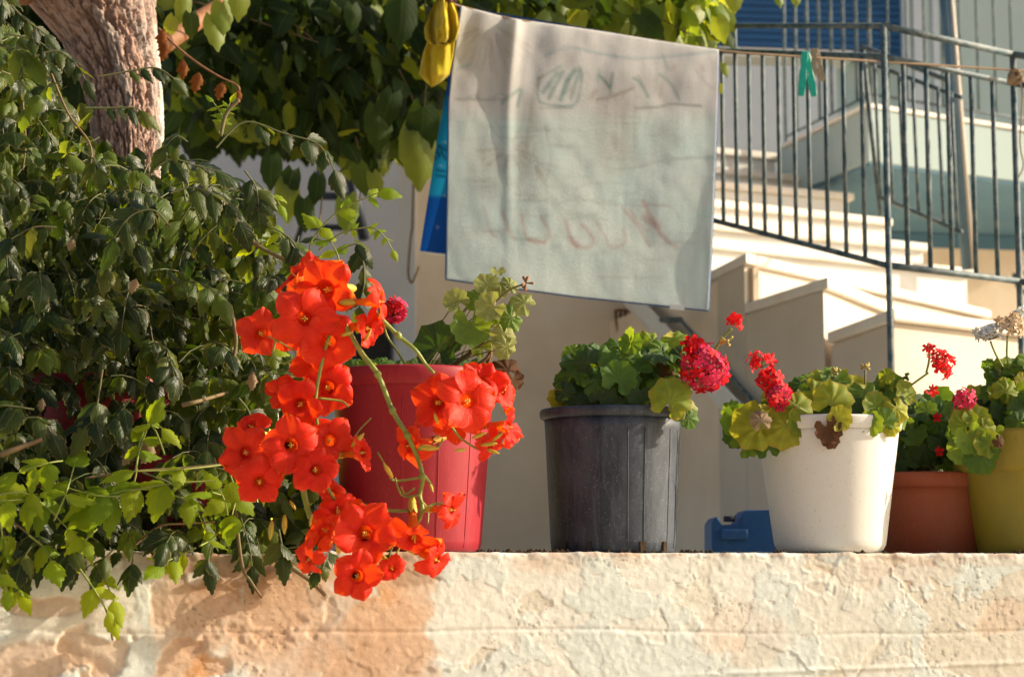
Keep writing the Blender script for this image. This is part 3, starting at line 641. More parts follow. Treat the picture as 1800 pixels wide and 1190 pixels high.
# blue back panel, swung to the left behind
nb, mb = 120, 150
U2, V2 = np.meshgrid(np.linspace(0, 1, nb), np.linspace(0, 1, mb))
lx = np.interp(V2, [0, .2, .55, 1], [809, 795, 768, 738]); ly = np.interp(V2, [0, 1], [12, 442])
rx_ = np.interp(V2, [0, 1], [1263, 1215]); ry_ = np.interp(V2, [0, 1], [89, 500])
Xt = lx*(1-U2)+rx_*U2; Yt = ly*(1-U2)+ry_*U2
D2 = 4.88+.16*U2+.16*V2+.012*np.sin(U2*30+V2*2)*V2
cb = np.zeros(Xt.shape+(3,)); cb[:] = (.004,.07,.34)
m = (sst(0, 1, (Yt-150)/60)*sst(0, 1, (350-Yt)/10))[..., None]; cb = cb*(1-m)+np.array((.01,.26,.50))*m
m = (sst(0, 1, (130-Yt)/40))[..., None]; cb = cb*(1-m)+np.array((.01,.06,.20))*m
for k in range(9): cb = stroke(cb, [(758+k*5, 275+(k % 3)*3), (772+k*5, 255)], (.002,.01,.04), 1.2, .9)
for y_ in (300, 309): cb = stroke(cb, [(768, y_), (800, y_+4)], (.002,.01,.04), 1.6, .9)
for k in range(5): cb = stroke(cb, [(784+k*4, 170+k*9), (800+k*2, 192+k*9)], (.01,.25,.08), 1.2, .8)
for x_, y_ in ((782, 251), (775, 292), (780, 344), (790, 200), (770, 400)): cb = stroke(cb, [(x_, y_), (x_+.5, y_)], (.5,.6,.6), 1.2, .9)
idx = np.arange(nb*mb).reshape(mb, nb); FQ = np.stack([idx[:-1, :-1], idx[:-1, 1:], idx[1:, 1:], idx[1:, :-1]], -1).reshape(-1, 4)
pb2 = surf(Xt, Yt, D2)
o = mesh_obj('back_panel', pb2.reshape(-1, 3), FQ, M['towel'], tow, col=cb.reshape(-1, 3)); o['label'] = 'bright blue printed side of the towel'
tube_obj('hem', [Vector(p)+Vector((0, 0, -.001)) for p in pb2[-1, ::3]], .003, M['tow_label'], tow, n=6)
# washing line
def tp(i): return Vector(pos[0, i])+Vector((0, .004, .001))
lin = thing('washing_line', 'thin frayed washing line carrying the towel with a knot at its right end', 'washing line')
lp = [P(560, -60, 4.5), P(700, -22, 4.65), P(770, -2, 4.76)]+[tp(i) for i in range(0, nu, 15)]+[tp(nu-1)]+[P(1310, 94, 5.02), P(1420, 101, 5.08), P(1600, 112, 5.25), P(1783, 124, 5.38), P(1850, 128, 5.42)]
tube_obj('line', lp, .0030, M['rope'], lin, n=6)
kn = Acc(); kc = P(1784, 133, 5.36)
for k in range(5):
    a0 = k*1.3; kn.tube([kc+Vector((.018*math.cos(a0+t_*.7)*(1-.1*k), .014*math.sin(t_*1.3+k), .012*math.sin(a0+t_*.7)+.004*k-.01)) for t_ in range(10)], .006, n=6)
kn.build('knot', M['rope'], lin)
tube_obj('loose_end', smooth_path([kc+Vector((.006,0,-.01)), P(1797, 165, 5.35), P(1793, 250, 5.33), P(1799, 290, 5.32), P(1790, 312, 5.32)]), .0022, M['rope'], lin, n=5)
def clothes_peg(name, px, py, D, L, mat, label, tilt=0):
    t_ = thing(name, label, 'clothes peg'); c_ = P(px, py, D)
    for s_, rr_ in ((-1, .10), (1, -.16)):
        bm = bmesh.new(); m3 = Matrix.Rotation(rr_+tilt, 3, 'Y')
        prof = [(-.0085, .0), (-.010, -.2), (-.006, -.34), (-.010, -.5), (-.0095, -.8), (-.007, -1), (.007, -1), (.0095, -.75), (.009, -.5), (.005, -.36), (.009, -.2), (.0085, 0)]
        fr_, bk = [], []
        for x_, z_ in prof:
            v0 = m3 @ Vector((x_+s_*.004, 0, z_*L+.012)); fr_.append(bm.verts.new(v0+Vector((0, s_*.006-.004, 0)))); bk.append(bm.verts.new(v0+Vector((0, s_*.006+.004, 0))))
        bm.faces.new(fr_); bm.faces.new(bk[::-1])
        for i in range(len(prof)): bm.faces.new((fr_[i], bk[i], bk[(i+1) % len(prof)], fr_[(i+1) % len(prof)]))
        o_ = bm_obj('jaw', bm, M[mat], t_, bevel=.0012, seg=1); o_.location = c_+Vector((0,-.004,0))
    tube_obj('spring', [c_+Vector((.006*math.cos(k*1.2), -.012+k*.0016, -.4*L+.006*math.sin(k*1.2))) for k in range(16)], .0012, M['pole'], t_, n=5)
    return t_
clothes_peg('clothes_peg', 1416, 101, 5.06, .118, 'peg', 'turquoise plastic clothes peg clipped on the empty washing line')
clothes_peg('clothes_peg', 1433, 96, 5.10, .085, 'wood', 'weathered wooden clothes peg just behind the turquoise one')
clothes_peg('clothes_peg', 792, -8, 4.78, .03, 'maroon', 'maroon clothes peg holding the yellow cloth at the top edge')
t = thing('price_tag', 'tiny yellow tag sticking out beside the right edge of the towel', 'tag')
box('tag', P(1266, 156, 5.06), (.006, .002, .013), M['yelb'], t)
# yellow cloth
cl = thing('cleaning_cloth', 'bunched yellow cleaning cloth hanging from the line beside the towel', 'cloth')
def cloth_part(name, rows, D, amp, freq, seed, n=40, closed=True):
    v = []; f = []; m_ = 26
    for j in range(m_):
        tt = j/(m_-1)
        y_ = np.interp(tt, [r[0] for r in rows], [r[1] for r in rows]); x0_ = np.interp(tt, [r[0] for r in rows], [r[2] for r in rows]); x1_ = np.interp(tt, [r[0] for r in rows], [r[3] for r in rows])
        yy = y_
        for i in range(n):
            a = 2*math.pi*i/n; cx_ = (x0_+x1_)/2; w2 = (x1_-x0_)/2
            wr = amp*math.sin(freq*a+seed+2*tt)+amp*.6*math.sin(freq*1.7*a+tt*5)
            px_ = cx_+w2*math.cos(a)*(1+.0*wr); dd = D-.42*w2/700*math.sin(a)*2.2*(1+wr*3)+wr*.02
            v.append(P(px_, yy+6*wr*math.cos(a*2), dd))
    for j in range(m_-1):
        for i in range(n): f.append((j*n+i, j*n+(i+1) % n, (j+1)*n+(i+1) % n, (j+1)*n+i))
    f.append(tuple(range(n))); f.append(tuple((m_-1)*n+i for i in range(n))[::-1])
    v = np.array(v); c_ = np.zeros((len(v), 3)); c_[:] = (.62,.48,.02)
    k_ = fbm(v[:, 0]*40, v[:, 2]*40, seed, 3); c_ *= (.8+.4*k_)[:, None]
    return mesh_obj(name, v, f, M['cloth'], cl, col=c_)
cloth_part('tail', [(0, 70, 752, 800), (.3, 95, 743, 797), (.72, 132, 736, 790), (.88, 143, 746, 778), (1, 153, 757, 760)], 4.84, .22, 4, 2)
cloth_part('pouch', [(0, -10, 775, 788), (.12, 4, 765, 797), (.35, 25, 755, 806), (.7, 50, 745, 808), (.9, 70, 747, 802), (1, 77, 757, 790)], 4.80, .5, 5, 5)

# ------------------------------------------------------------------ leaves
def leaf_tpl(n=8, w=.34, fold=.35, curl=.5, ser=.10, heart=0, seed=0, wav=.03, across=2):
    rr = random.Random(seed); v = []; uv = []; f = []; m_ = 2*across+1
    cv = 0; y = 0; z = 0
    for i in range(n+1):
        t_ = i/n
        if heart: prof = (max(t_, .0)**.35)*(1-t_**1.7)*1.22
        else: prof = math.sin(math.pi*t_**.72)**.95*(1.22-.55*t_)
        wd = w*prof*(1+(ser if i % 2 else -ser)) if 0 < i < n else w*(.04 if i == n else (.35 if heart else .06))
        if i: ang = -curl*(t_*1.3-.25)+wav*rr.uniform(-3, 3); y += math.cos(ang)/n; z += math.sin(ang)/n
        for k in range(-across, across+1):
            q = k/across; x_ = q*wd
            yy = y + (abs(q)**2*(.035 if i % 2 else -.02)) - (heart*abs(q)*.16*(1-t_) if i < 3 else 0)
            v.append((x_*math.cos(fold*.6), yy, z-abs(x_)**1.25*math.sin(fold)*1.3+wav*math.sin(i*1.9+k*2.3+seed)*abs(q)*.6)); uv.append((.5+q*.5, t_))
    for i in range(n):
        for k in range(m_-1): f.append((i*m_+k, i*m_+k+1, (i+1)*m_+k+1, (i+1)*m_+k))
    return np.array(v), f, np.array(uv)
def palm_tpl(seed=0, seg=27, lobes=7, cup=.25, wav=.06):
    rr = random.Random(seed); v = [(0, 0, 0)]; uv = [(0, 0)]; f = []
    rings = (.34, .66, .86, 1.0); ph = [rr.uniform(-1, 1) for _ in range(lobes)]
    for ri, r in enumerate(rings):
        for k in range(seg+1):
            u = k/seg; a = R(-90)+R(18)+u*R(324)
            lo = abs(math.sin(math.pi*u*lobes)); sc = 1 if ri < 2 else (.80+.22*lo**.6 + (.025*(1 if k % 2 else -1)))
            q = r*.5*sc*(1-.10*abs(u-.5)); li = min(int(u*lobes), lobes-1)
            z = cup*.5*(r**2)*.6*(-1 if seed % 3 else 1) + wav*r*math.sin(u*lobes*2*math.pi)*.8 + .09*ph[li]*r*r
            v.append((q*math.cos(a), q*math.sin(a)+.12, z)); uv.append((u, r))
    m_ = seg+1
    for k in range(seg): f.append((0, 1+k, 2+k))
    for ri in range(3):
        for k in range(seg):
            a = 1+ri*m_+k; f.append((a, a+m_, a+m_+1, a+1))
    return np.array(v), f, np.array(uv)
TPL = {'c': [leaf_tpl(10, .22+.020*s, .25+.17*(s % 3), .25+.25*(s % 4), .075, 0, s, .035) for s in range(7)],
       'h': [leaf_tpl(7, .46, .2+.15*(s % 2), .4+.2*(s % 3), .03, 1, s, .03) for s in range(5)],
       'p': [palm_tpl(s, cup=.2+.2*(s % 3), wav=.035+.02*(s % 3)) for s in range(7)],
       'd': [leaf_tpl(8, .30, 1.0, 1.4, .15, 0, s, .12) for s in range(3)]}
MESH = {}
def tpl_mesh(kind, i, mat, name):
    k = (kind, i, mat)
    if k not in MESH:
        v, f, uv = TPL[kind][i]; o = mesh_obj(name, v, f, M[mat], uv=uv); MESH[k] = o.data; bpy.data.objects.remove(o)
    return MESH[k]
def frame(pos, d, n, s):
    d = d.normalized(); n = (n-d*n.dot(d)); n = n.normalized() if n.length > 1e-5 else d.orthogonal().normalized(); x = d.cross(n)
    return Matrix(((x.x*s, d.x*s, n.x*s, pos.x), (x.y*s, d.y*s, n.y*s, pos.y), (x.z*s, d.z*s, n.z*s, pos.z), (0, 0, 0, 1)))
class Leaves:
    def __init__(s): s.a = []
    def add(s, kind, mat, pos, d, n, size, i=None, keep=0, name='leaf', label=None):
        i = random.randrange(len(TPL[kind])) if i is None else i
        s.a.append((kind, i, mat, frame(pos, d, n, size), size, keep, name, label))
    def finish(s, parent, stuffname='foliage', maxn=290):
        N = len(s.a); zb_ = np.full((596, 900), 1e9, np.float32); ib = np.full((596, 900), -1, np.int32)
        for j, (k, i, mt, m_, sz, keep, nm, lb_) in enumerate(s.a):
            c_ = m_ @ Vector((0, .5 if k != 'p' else .12, 0)); x, y, dp = proj(c_); x /= 2; y /= 2; r = max(sz*.30*F/dp/2, 1)
            if dp < .1: continue
            x0, x1, y0, y1 = int(max(x-r, 0)), int(min(x+r+1, 900)), int(max(y-r, 0)), int(min(y+r+1, 596))
            if x1 <= x0 or y1 <= y0: continue
            w_ = zb_[y0:y1, x0:x1]; mk = w_ > dp; w_[mk] = dp; ib[y0:y1, x0:x1][mk] = j
        cnt = np.bincount(ib[ib >= 0], minlength=N); sc = cnt + np.array([1e6*a[5] for a in s.a]); order = np.argsort(-sc)
        sel = set(int(j) for j in order[:maxn] if sc[j] > 0)
        for j in sorted(sel):
            k, i, mt, m_, sz, keep, nm, lb_ = s.a[j]; o_ = link(nm, tpl_mesh(k, i, mt, nm), parent); o_.matrix_world = m_
            if lb_: o_['label'] = lb_
        rest = [a for j, a in enumerate(s.a) if j not in sel]
        if not rest: return
        mats = sorted({a[2] for a in rest}); VV, FF, UU, MI = [], [], [], []; base = 0
        groups = {}
        for a in rest: groups.setdefault((a[0], a[1], a[2]), []).append(np.array(a[3]))
        for (k, i, mt), ms in groups.items():
            v, f, uv = TPL[k][i]; ms = np.array(ms); h = np.c_[v, np.ones(len(v))]
            w_ = np.einsum('mij,vj->mvi', ms[:, :3, :], h).reshape(-1, 3); VV.append(w_); UU.append(np.tile(uv, (len(ms), 1)))
            for q in range(len(ms)):
                off = base+q*len(v); FF += [tuple(off+x for x in fc) for fc in f]
            MI += [mats.index(mt)]*(len(f)*len(ms)); base += len(v)*len(ms)
        o_ = mesh_obj(stuffname, np.concatenate(VV), FF, None, parent, uv=np.concatenate(UU), mats=[M[x] for x in mats], midx=MI)
        o_['kind'] = 'stuff'
def rv(s=1): return Vector((random.gauss(0, s), random.gauss(0, s), random.gauss(0, s)))
def compound(ls, st, base, d, pairs, ll, mat, droop=.5, r=.0014, keep=0, grav=.12, up=None, sp=.55, label=None):
    up = up or Vector((0, -.3, 1)); p = Vector(base); d = d.normalized(); pts = [p.copy()]
    step = ll*sp
    for k in range(pairs+1):
        p = p+d*step*(1.2 if k == 0 else 1); pts.append(p.copy()); d = (d+Vector((0, 0, -grav))+rv(.04)).normalized()
        s = d.cross(up)
        if s.length < 1e-3: s = Vector((1, 0, 0))
        s.normalize(); q = ll*(.75+.3*math.sin(math.pi*(k+.7)/(pairs+1)))
        if k < pairs:
            for sg in (-1, 1):
                dd = (s*sg*.8+d*.5+Vector((0, 0, -droop))+rv(.16)).normalized(); nn = up+s*sg*(-.25)+rv(.25)
                ls.add('c', mat, p+dd*.004, dd, nn, q*random.uniform(.85, 1.12), keep=keep, label=label)
    ls.add('c', mat, p, (d+Vector((0, 0, -droop*.4))).normalized(), up+rv(.2), ll*1.15, keep=keep, label=label)
    st.tube(pts, r, r*.5, 5, cap=False)
def inpoly(x, y, poly):
    c_ = False; n_ = len(poly); j = n_-1
    for i in range(n_):
        xi, yi = poly[i]; xj, yj = poly[j]
        if (yi > y) != (yj > y) and x < (xj-xi)*(y-yi)/(yj-yi)+xi: c_ = not c_
        j = i
    return c_
def sample_poly(poly, n):
    xs = [p[0] for p in poly]; ys = [p[1] for p in poly]; out = []
    while len(out) < n:
        x, y = random.uniform(min(xs), max(xs)), random.uniform(min(ys), max(ys))
        if inpoly(x, y, poly): out.append((x, y))
    return out

# ---- tree -----------------------------------------------------------
tree = thing('mulberry_tree', 'tree with rough pinkish grey bark and broad leaves hanging behind the washing line', 'tree')
def trunk(rowsp, D, name, parent, na=230, nl=300, ridge=.011, seed=3, white=True):
    rr = np.array(rowsp, float); T = np.linspace(0, 1, nl); A_ = np.linspace(0, 2*np.pi, na, endpoint=False)
    py = np.interp(T, np.linspace(0, 1, len(rr)), rr[:, 1]); cx = np.interp(py, rr[:, 1], rr[:, 0]); rp = np.interp(py, rr[:, 1], rr[:, 2])
    base = surf(cx, py, np.full_like(cx, D)); rad = rp/F*D
    Tm, Am = np.meshgrid(T, A_, indexing='ij'); L = (py[:, None]+0*Am)/F*D
    ar = Am*.11; wx = (fbm(Am*4, L*14, seed+2, 3)-.5)
    per = 2*np.pi*.11
    def pn(sx, sy, s):                      # periodic round the trunk
        w_ = Am/(2*np.pi); n1 = fbm((ar+wx*.02)*sx, L*sy+wx*1.2, s, 4); n2 = fbm((ar-per+wx*.02)*sx, L*sy+wx*1.2, s, 4); b_ = sst(.9, 1, w_); return n1*(1-b_)+n2*b_
    n1 = pn(62, 15, seed); ridgev = 1-np.abs(n1-.5)*2; crack = sst(.84, .97, ridgev)
    n2 = pn(120, 34, seed+5); crack2 = sst(.86, .98, 1-np.abs(n2-.5)*2)
    h = -ridge*crack - ridge*.45*crack2 + (pn(30, 8, seed+9)-.5)*.014 + (pn(160, 90, seed+11)-.5)*.005
    Rm = rad[:, None]+h
    V = np.stack([base[:, 0][:, None]+Rm*np.cos(Am), base[:, 1][:, None]+Rm*np.sin(Am), base[:, 2][:, None]+h*.2], -1).reshape(-1, 3)
    c_ = np.zeros(Tm.shape+(3,)); c_[:] = (.43,.28,.22); g = pn(24, 10, seed+21)
    c_ = c_*(1-sst(.45, .7, g)[..., None]*.6)+np.array((.27,.26,.24))*sst(.45, .7, g)[..., None]*.6
    cr = np.clip(crack+.6*crack2, 0, 1)[..., None]; c_ = c_*(1-.55*cr)+np.array((.14,.075,.05))*.55*cr
    if white:
        pyf = py[:, None]; w_ = sst(.38, .46, pn(18, 7, seed+31)+.20*np.exp(-((Am-.2)/.55)**2)+.14*np.exp(-((pyf-120)/120)**2)-.18)*np.exp(-((Am+.02)/.75)**2)
        w_ = np.clip(w_+np.exp(-((2*np.pi-Am)/.25)**2), 0, 1)*sst(20, 90, pyf)*(1-.75*crack)
        c_ = c_*(1-w_[..., None])+np.array((.62,.60,.55))*w_[..., None]
    idx = np.arange(nl*na).reshape(nl, na); nx_ = np.roll(idx, -1, 1)
    FQ = np.stack([idx[:-1], nx_[:-1], nx_[1:], idx[1:]], -1).reshape(-1, 4)
    return mesh_obj(name, V, FQ[:, ::-1], M['bark'], parent, col=c_.reshape(-1, 3))
trunk([(140, -120, 150), (157, 0, 118), (196, 80, 84), (216, 160, 70), (226, 260, 62), (230, 500, 60), (235, 900, 66), (236, 1250, 72)], 4.4, 'trunk', tree)
ba = Acc(); ba.tube(smooth_path([P(262, 95, 4.42), P(310, 62, 4.5), P(370, 22, 4.6), P(450, -30, 4.7)]), .026, .018, 12); ba.build('branch', M['twig'], tree)
ba = Acc(); ba.tube(smooth_path([P(60, -20, 4.3), P(-20, -90, 4.2), P(-120, -160, 4.1)]), .05, .035, 12); ba.build('branch', M['twig'], tree)
TL = Leaves(); tst = Acc()
poly = [(250,-70),(1270,-70),(1262,40),(1240,86),(1130,70),(1000,40),(880,22),(800,30),(770,215),(700,260),(620,262),(560,250),(470,235),(410,215),(330,235),(280,150)]
for (x, y) in sample_poly(poly, 3300):
    D_ = random.uniform(5.25, 6.9); c_ = P(x, y, D_); right = x > 1080
    d_ = Vector((random.gauss(.15, .5), random.gauss(-.25, .4), -abs(random.gauss(.8, .4)))); n_ = Vector((random.gauss(.3, .6), -.6, .4))+rv(.6)
    mt = 'treeb' if (right and random.random() < .75) or random.random() < .13 else ('treed' if x < 760 and random.random() < .6 else 'tree')  # sunlit and shaded leaf colours chosen by position across the crown
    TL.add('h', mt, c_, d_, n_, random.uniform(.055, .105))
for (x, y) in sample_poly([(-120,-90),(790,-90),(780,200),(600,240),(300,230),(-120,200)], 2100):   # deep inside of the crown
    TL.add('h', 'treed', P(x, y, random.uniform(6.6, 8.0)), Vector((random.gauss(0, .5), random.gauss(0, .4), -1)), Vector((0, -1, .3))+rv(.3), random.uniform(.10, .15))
# big single leaves that read in the photo
for (x, y, s_, dx, dz, mt) in ((708, -5, 92, -.05, -1, 'tree'), (620, 10, 50, .1, -1, 'tree'), (745, 190, 92, -.05, -1, 'tree'), (735, 225, 110, .12, -1, 'treeb'), (690, 165, 70, -.3, -1, 'tree'), (665, 190, 80, .1, -1, 'tree'), (478, 275, 60, .0, -1, 'tree'),
    (515, 300, 56, -.2, -1, 'tree'), (505, 320, 72, .1, -1, 'treeb'), (535, 350, 58, .1, -1, 'tree'), (612, 345, 66, .0, -1, 'treeb'), (630, 290, 56, .3, -1, 'tree'), (655, 305, 44, .3, -.9, 'treeb'), (560, 310, 50, -.1, -1, 'tree'),
    (390, 5, 62, .1, -1, 'treeb'), (375, 30, 62, .25, -1, 'treeb'), (420, -20, 60, .1, -1, 'treeb'), (325, -5, 48, -.1, -1, 'treeb'), (335, 25, 46, .1, -1, 'tree'), (305, 30, 40, -.3, -1, 'treeb'),
    (1290, -22, 50, .1, -1, 'treeb'), (1365, -18, 34, .3, -1, 'treeb'), (1398, -20, 34, .1, -1, 'treeb'), (1225, 40, 60, .2, -1, 'treeb'), (1205, 10, 60, .4, -.8, 'treeb'), (1180, 50, 62, .3, -.6, 'treeb'), (1150, 30, 60, -.2, -1, 'treeb'), (1230, 65, 40, .2, -1, 'treeb'), (1125, 20, 64, .3, -1, 'treeb'), (1190, 25, 62, .5, -.5, 'treeb'), (1090, 15, 50, .1, -1, 'treeb'), (1100, 50, 46, -.3, -1, 'treeb'), (1272, 112, 26, .3, -1, 'treeb')):
    D_ = 5.15 if x < 900 else 5.5; D_ = 4.45 if x < 430 else D_
    TL.add('h', mt, P(x, y, D_), Vector((dx, -.15, dz)), Vector((.25, -.9, .4))+rv(.1), s_/F*D_*1.05, keep=1)
for (x, y, L_, dx) in ((292, 72, 44, .05), (322, 105, 42, .25), (350, 128, 46, .0), (392, 145, 40, -.05), (420, 158, 34, .05), (288, 52, 40, 0)):
    TL.add('d', 'dead', P(x, y, 4.25), Vector((dx, -.1, -1)), Vector((.5, -.8, .1)), L_/F*4.4, keep=2, name='withered_leaf', label='curled orange brown dead leaf')
tst = Acc(); tst.tube(smooth_path([P(278, 50, 4.3), P(310, 82, 4.27), P(345, 110, 4.25), (P(385, 135, 4.25)), P(416, 150, 4.25), P(421, 160, 4.25)]), .0028, .0018, 6); tst.build('twig', M['twig'], tree)
for (x0, y0, x1, y1) in ((560, 235, 558, 420), (700, 120, 735, 230), (745, -20, 745, 200), (625, 240, 632, 350), (1100, 10, 1210, 60), (330, 0, 600, 90), (500, 30, 700, 200)):
    tst = Acc(); tst.tube(smooth_path([P(x0, y0, 5.3), P((x0+x1)/2+8, (y0+y1)/2, 5.3), P(x1, y1, 5.25)]), .0028, .002, 5); tst.build('twig', M['stemd'], tree)
TL.finish(tree)

# ---- trumpet vine ---------------------------------------------------------
vine = thing('trumpet_vine', 'dense trumpet vine with orange red flowers spilling over the wall beside the raspberry red pot', 'climbing plant')
VL = Leaves(); vs = Acc(); vw = Acc(); vk = Acc()
hp = [(-90,-60),(20,-60),(40,50),(80,120),(110,190),(170,262),(250,292),(330,270),(410,290),(470,370),(530,440),(550,520),(490,560),(440,640),(440,700),(400,740),(410,850),(470,905),(520,940),(330,965),(250,955),(120,975),(-90,990)]
def hedge_D(px): return wall_front_D(px)+.10
cnt = 0
for (x, y) in sample_poly(hp, 1250)+sample_poly([(425,740),(560,830),(640,880),(620,955),(430,965)], 70)+sample_poly([(430,600),(500,600),(540,740),(430,740)], 24):
    if 110 < x < 235 and 655 < y < 705 and random.random() < .9: continue
    if 385 < x < 425 and 700 < y < 770: continue
    if 380 < x and random.random() < .25: continue
    fr_ = random.random()**.8; D_ = hedge_D(x)-.10+.75*fr_
    if y > 900: D_ = hedge_D(x)-.16+.35*fr_
    d_ = Vector((random.gauss(.25, .6), random.gauss(-.6, .4), random.gauss(.05, .4)))
    ll = random.uniform(.028, .054)
    b_ = P(x, y, D_)-d_.normalized()*ll*1.3
    compound(VL, vk, b_, d_, random.choice((2, 3, 3)), ll, 'vineb' if random.random() < (.42 if x > 240 or y < 330 else .16) else 'vine', random.uniform(.5, 1.2), grav=.28, up=Vector((random.gauss(.15, .25), -.55, .8)))  # lighter copy more frequent on the right and top, where sun would fall
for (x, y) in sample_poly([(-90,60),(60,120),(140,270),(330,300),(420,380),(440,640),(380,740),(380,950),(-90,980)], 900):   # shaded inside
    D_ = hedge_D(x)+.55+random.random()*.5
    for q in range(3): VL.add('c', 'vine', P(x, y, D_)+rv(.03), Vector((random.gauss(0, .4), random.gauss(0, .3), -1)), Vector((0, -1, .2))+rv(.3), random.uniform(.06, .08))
def px_comp(pts, Dv, pairs, ll, mat='young', droop=.35, r=.0016, keep=1, upv=(.1, -.75, .65), label=None):
    # leaf stalk drawn along a pixel polyline, leaflets in pairs along its outer part
    if not isinstance(Dv, (list, tuple)): Dv = [Dv]*len(pts)
    path = smooth_path([P(x, y, D_) for (x, y), D_ in zip(pts, Dv)], 8); st_ = vs if mat != 'vine' else vk; ll = ll*(1.16 if mat == 'young' else 1.12)
    st_.tube(path, r, r*.6, 5, cap=False); n_ = len(path); up = Vector(upv)
    for k in range(pairs):
        i = int((n_-2)*(1-(k+1)/(pairs+1)*.8)) if pairs > 1 else n_//2; p = path[i]; d_ = (path[min(i+1, n_-1)]-path[max(i-1, 0)]).normalized(); s = d_.cross(up).normalized()
        for sg in (-1, 1):
            dd = (s*sg*.85+d_*.55+Vector((0, 0, -droop))+rv(.12)).normalized()
            VL.add('c', mat, p, dd, up+rv(.25), ll/F*Dv[0]*random.uniform(.85, 1.1), keep=keep, label=label)
    d_ = (path[-1]-path[-3]).normalized(); VL.add('c', mat, path[-1], (d_+Vector((0, 0, -droop*.5))).normalized(), up+rv(.15), ll/F*Dv[0]*1.15, keep=keep, label=label)
Wd = lambda x: wall_front_D(x)-.05
for pts, pr, ll in (
    ([(250,868),(180,872),(120,858)], 2, 58), ([(260,860),(220,862),(165,878)], 2, 56), ([(380,845),(300,850),(215,868),(160,905)], 3, 62), ([(405,815),(320,825),(235,828)], 1, 46),
    ([(110,810),(80,815),(30,832)], 2, 48), ([(100,905),(60,880),(10,880),(-20,884)], 2, 56), ([(95,915),(115,870),(130,820)], 1, 54), ([(0,870),(40,865),(75,885),(120,930)], 2, 52),
    ([(238,828),(246,790),(262,745)], 2, 44), ([(290,800),(275,760),(262,742),(285,752)], 1, 40), ([(420,870),(400,872),(372,865)], 1, 50), ([(400,905),(395,880),(385,860)], 1, 48), ([(405,835),(415,870),(408,905)], 1, 44),
    ([(345,962),(318,975),(285,990)], 2, 42), ([(350,960),(368,950),(385,935)], 1, 34), ([(0,905),(5,950),(8,985)], 2, 52), ([(10,1000),(25,1030),(38,1048)], 1, 38), ([(-20,990),(0,1010),(12,1040)], 1, 40),
    ([(130,985),(165,1035),(190,1075)], 1, 44), ([(160,990),(180,1010),(200,1055)], 1, 40), ([(300,870),(330,880),(350,905)], 1, 50), ([(50,940),(75,960),(90,985)], 1, 48), ([(170,930),(150,950),(140,975)], 1, 44)):
    px_comp(pts, [Wd(p[0])-random.uniform(0, .05) for p in pts], pr, ll)
for pts, pr, ll in (([(560,470),(545,430),(590,375),(650,345),(665,340)], 3, 36), ([(560,440),(600,410),(650,400),(672,412),(690,440)], 4, 18), ([(520,470),(500,440),(475,425),(450,430)], 2, 36), ([(500,420),(490,410),(470,405)], 1, 34), ([(600,480),(590,440),(560,400)], 2, 34), ([(470,640),(480,620),(470,600)], 1, 32), ([(460,330),(480,345),(492,360)], 1, 26), ([(385,235),(390,205),(375,180)], 3, 18), ([(388,230),(396,200),(405,180)], 3, 16)):
    px_comp(pts, [3.28-.0002*(p[0]-450) for p in pts], pr, ll, 'young', .2)
for pts, pr, ll in (([(380,260),(430,215),(500,235),(560,255),(588,300)], 4, 46), ([(175,135),(230,125),(275,120),(305,138)], 4, 34), ([(150,190),(190,190),(235,190),(255,200)], 4, 36), ([(20,10),(45,35),(80,60)], 3, 38), ([(60,100),(100,90),(130,110),(150,140)], 3, 36), ([(10,60),(60,70),(90,90)], 2, 36),
    ([(270,300),(300,280),(340,290),(380,300)], 3, 52), ([(300,340),(340,330),(390,350),(420,390)], 3, 54), ([(300,400),(270,370),(230,380),(200,420)], 3, 56), ([(330,250),(310,240),(290,260)], 2, 44), ([(430,300),(450,330),(455,370)], 3, 46), ([(480,400),(510,420),(530,450)], 2, 46),
    ([(180,650),(170,715),(160,735)], 2, 66), ([(230,700),(215,720),(195,745)], 2, 60), ([(60,720),(30,715),(0,712)], 2, 62), ([(40,735),(70,735),(90,760)], 2, 56), ([(100,400),(60,400),(20,420)], 3, 52), ([(420,700),(440,730),(440,780)], 2, 52), ([(640,470),(640,500),(632,540)], 2, 40), ([(600,440),(630,430),(640,470)], 2, 44),
    ([(55,960),(45,975),(38,990)], 1, 44), ([(130,955),(125,970),(120,985)], 1, 44), ([(200,965),(185,980),(178,990)], 1, 44), ([(235,975),(232,990),(230,1000)], 1, 40), ([(370,960),(366,985),(368,1000)], 1, 40), ([(490,930),(495,955),(497,975)], 1, 48), ([(570,985),(568,995),(560,1005)], 1, 30), ([(690,960),(685,975),(690,985)], 1, 28), ([(250,830),(300,850),(330,880)], 2, 50)):
    px_comp(pts, [min(3.22, Wd(p[0])-.03) if pts[0][1] > 900 else (3.05+.00025*p[0]) for p in pts], pr, ll, 'vine', .55, .0018)
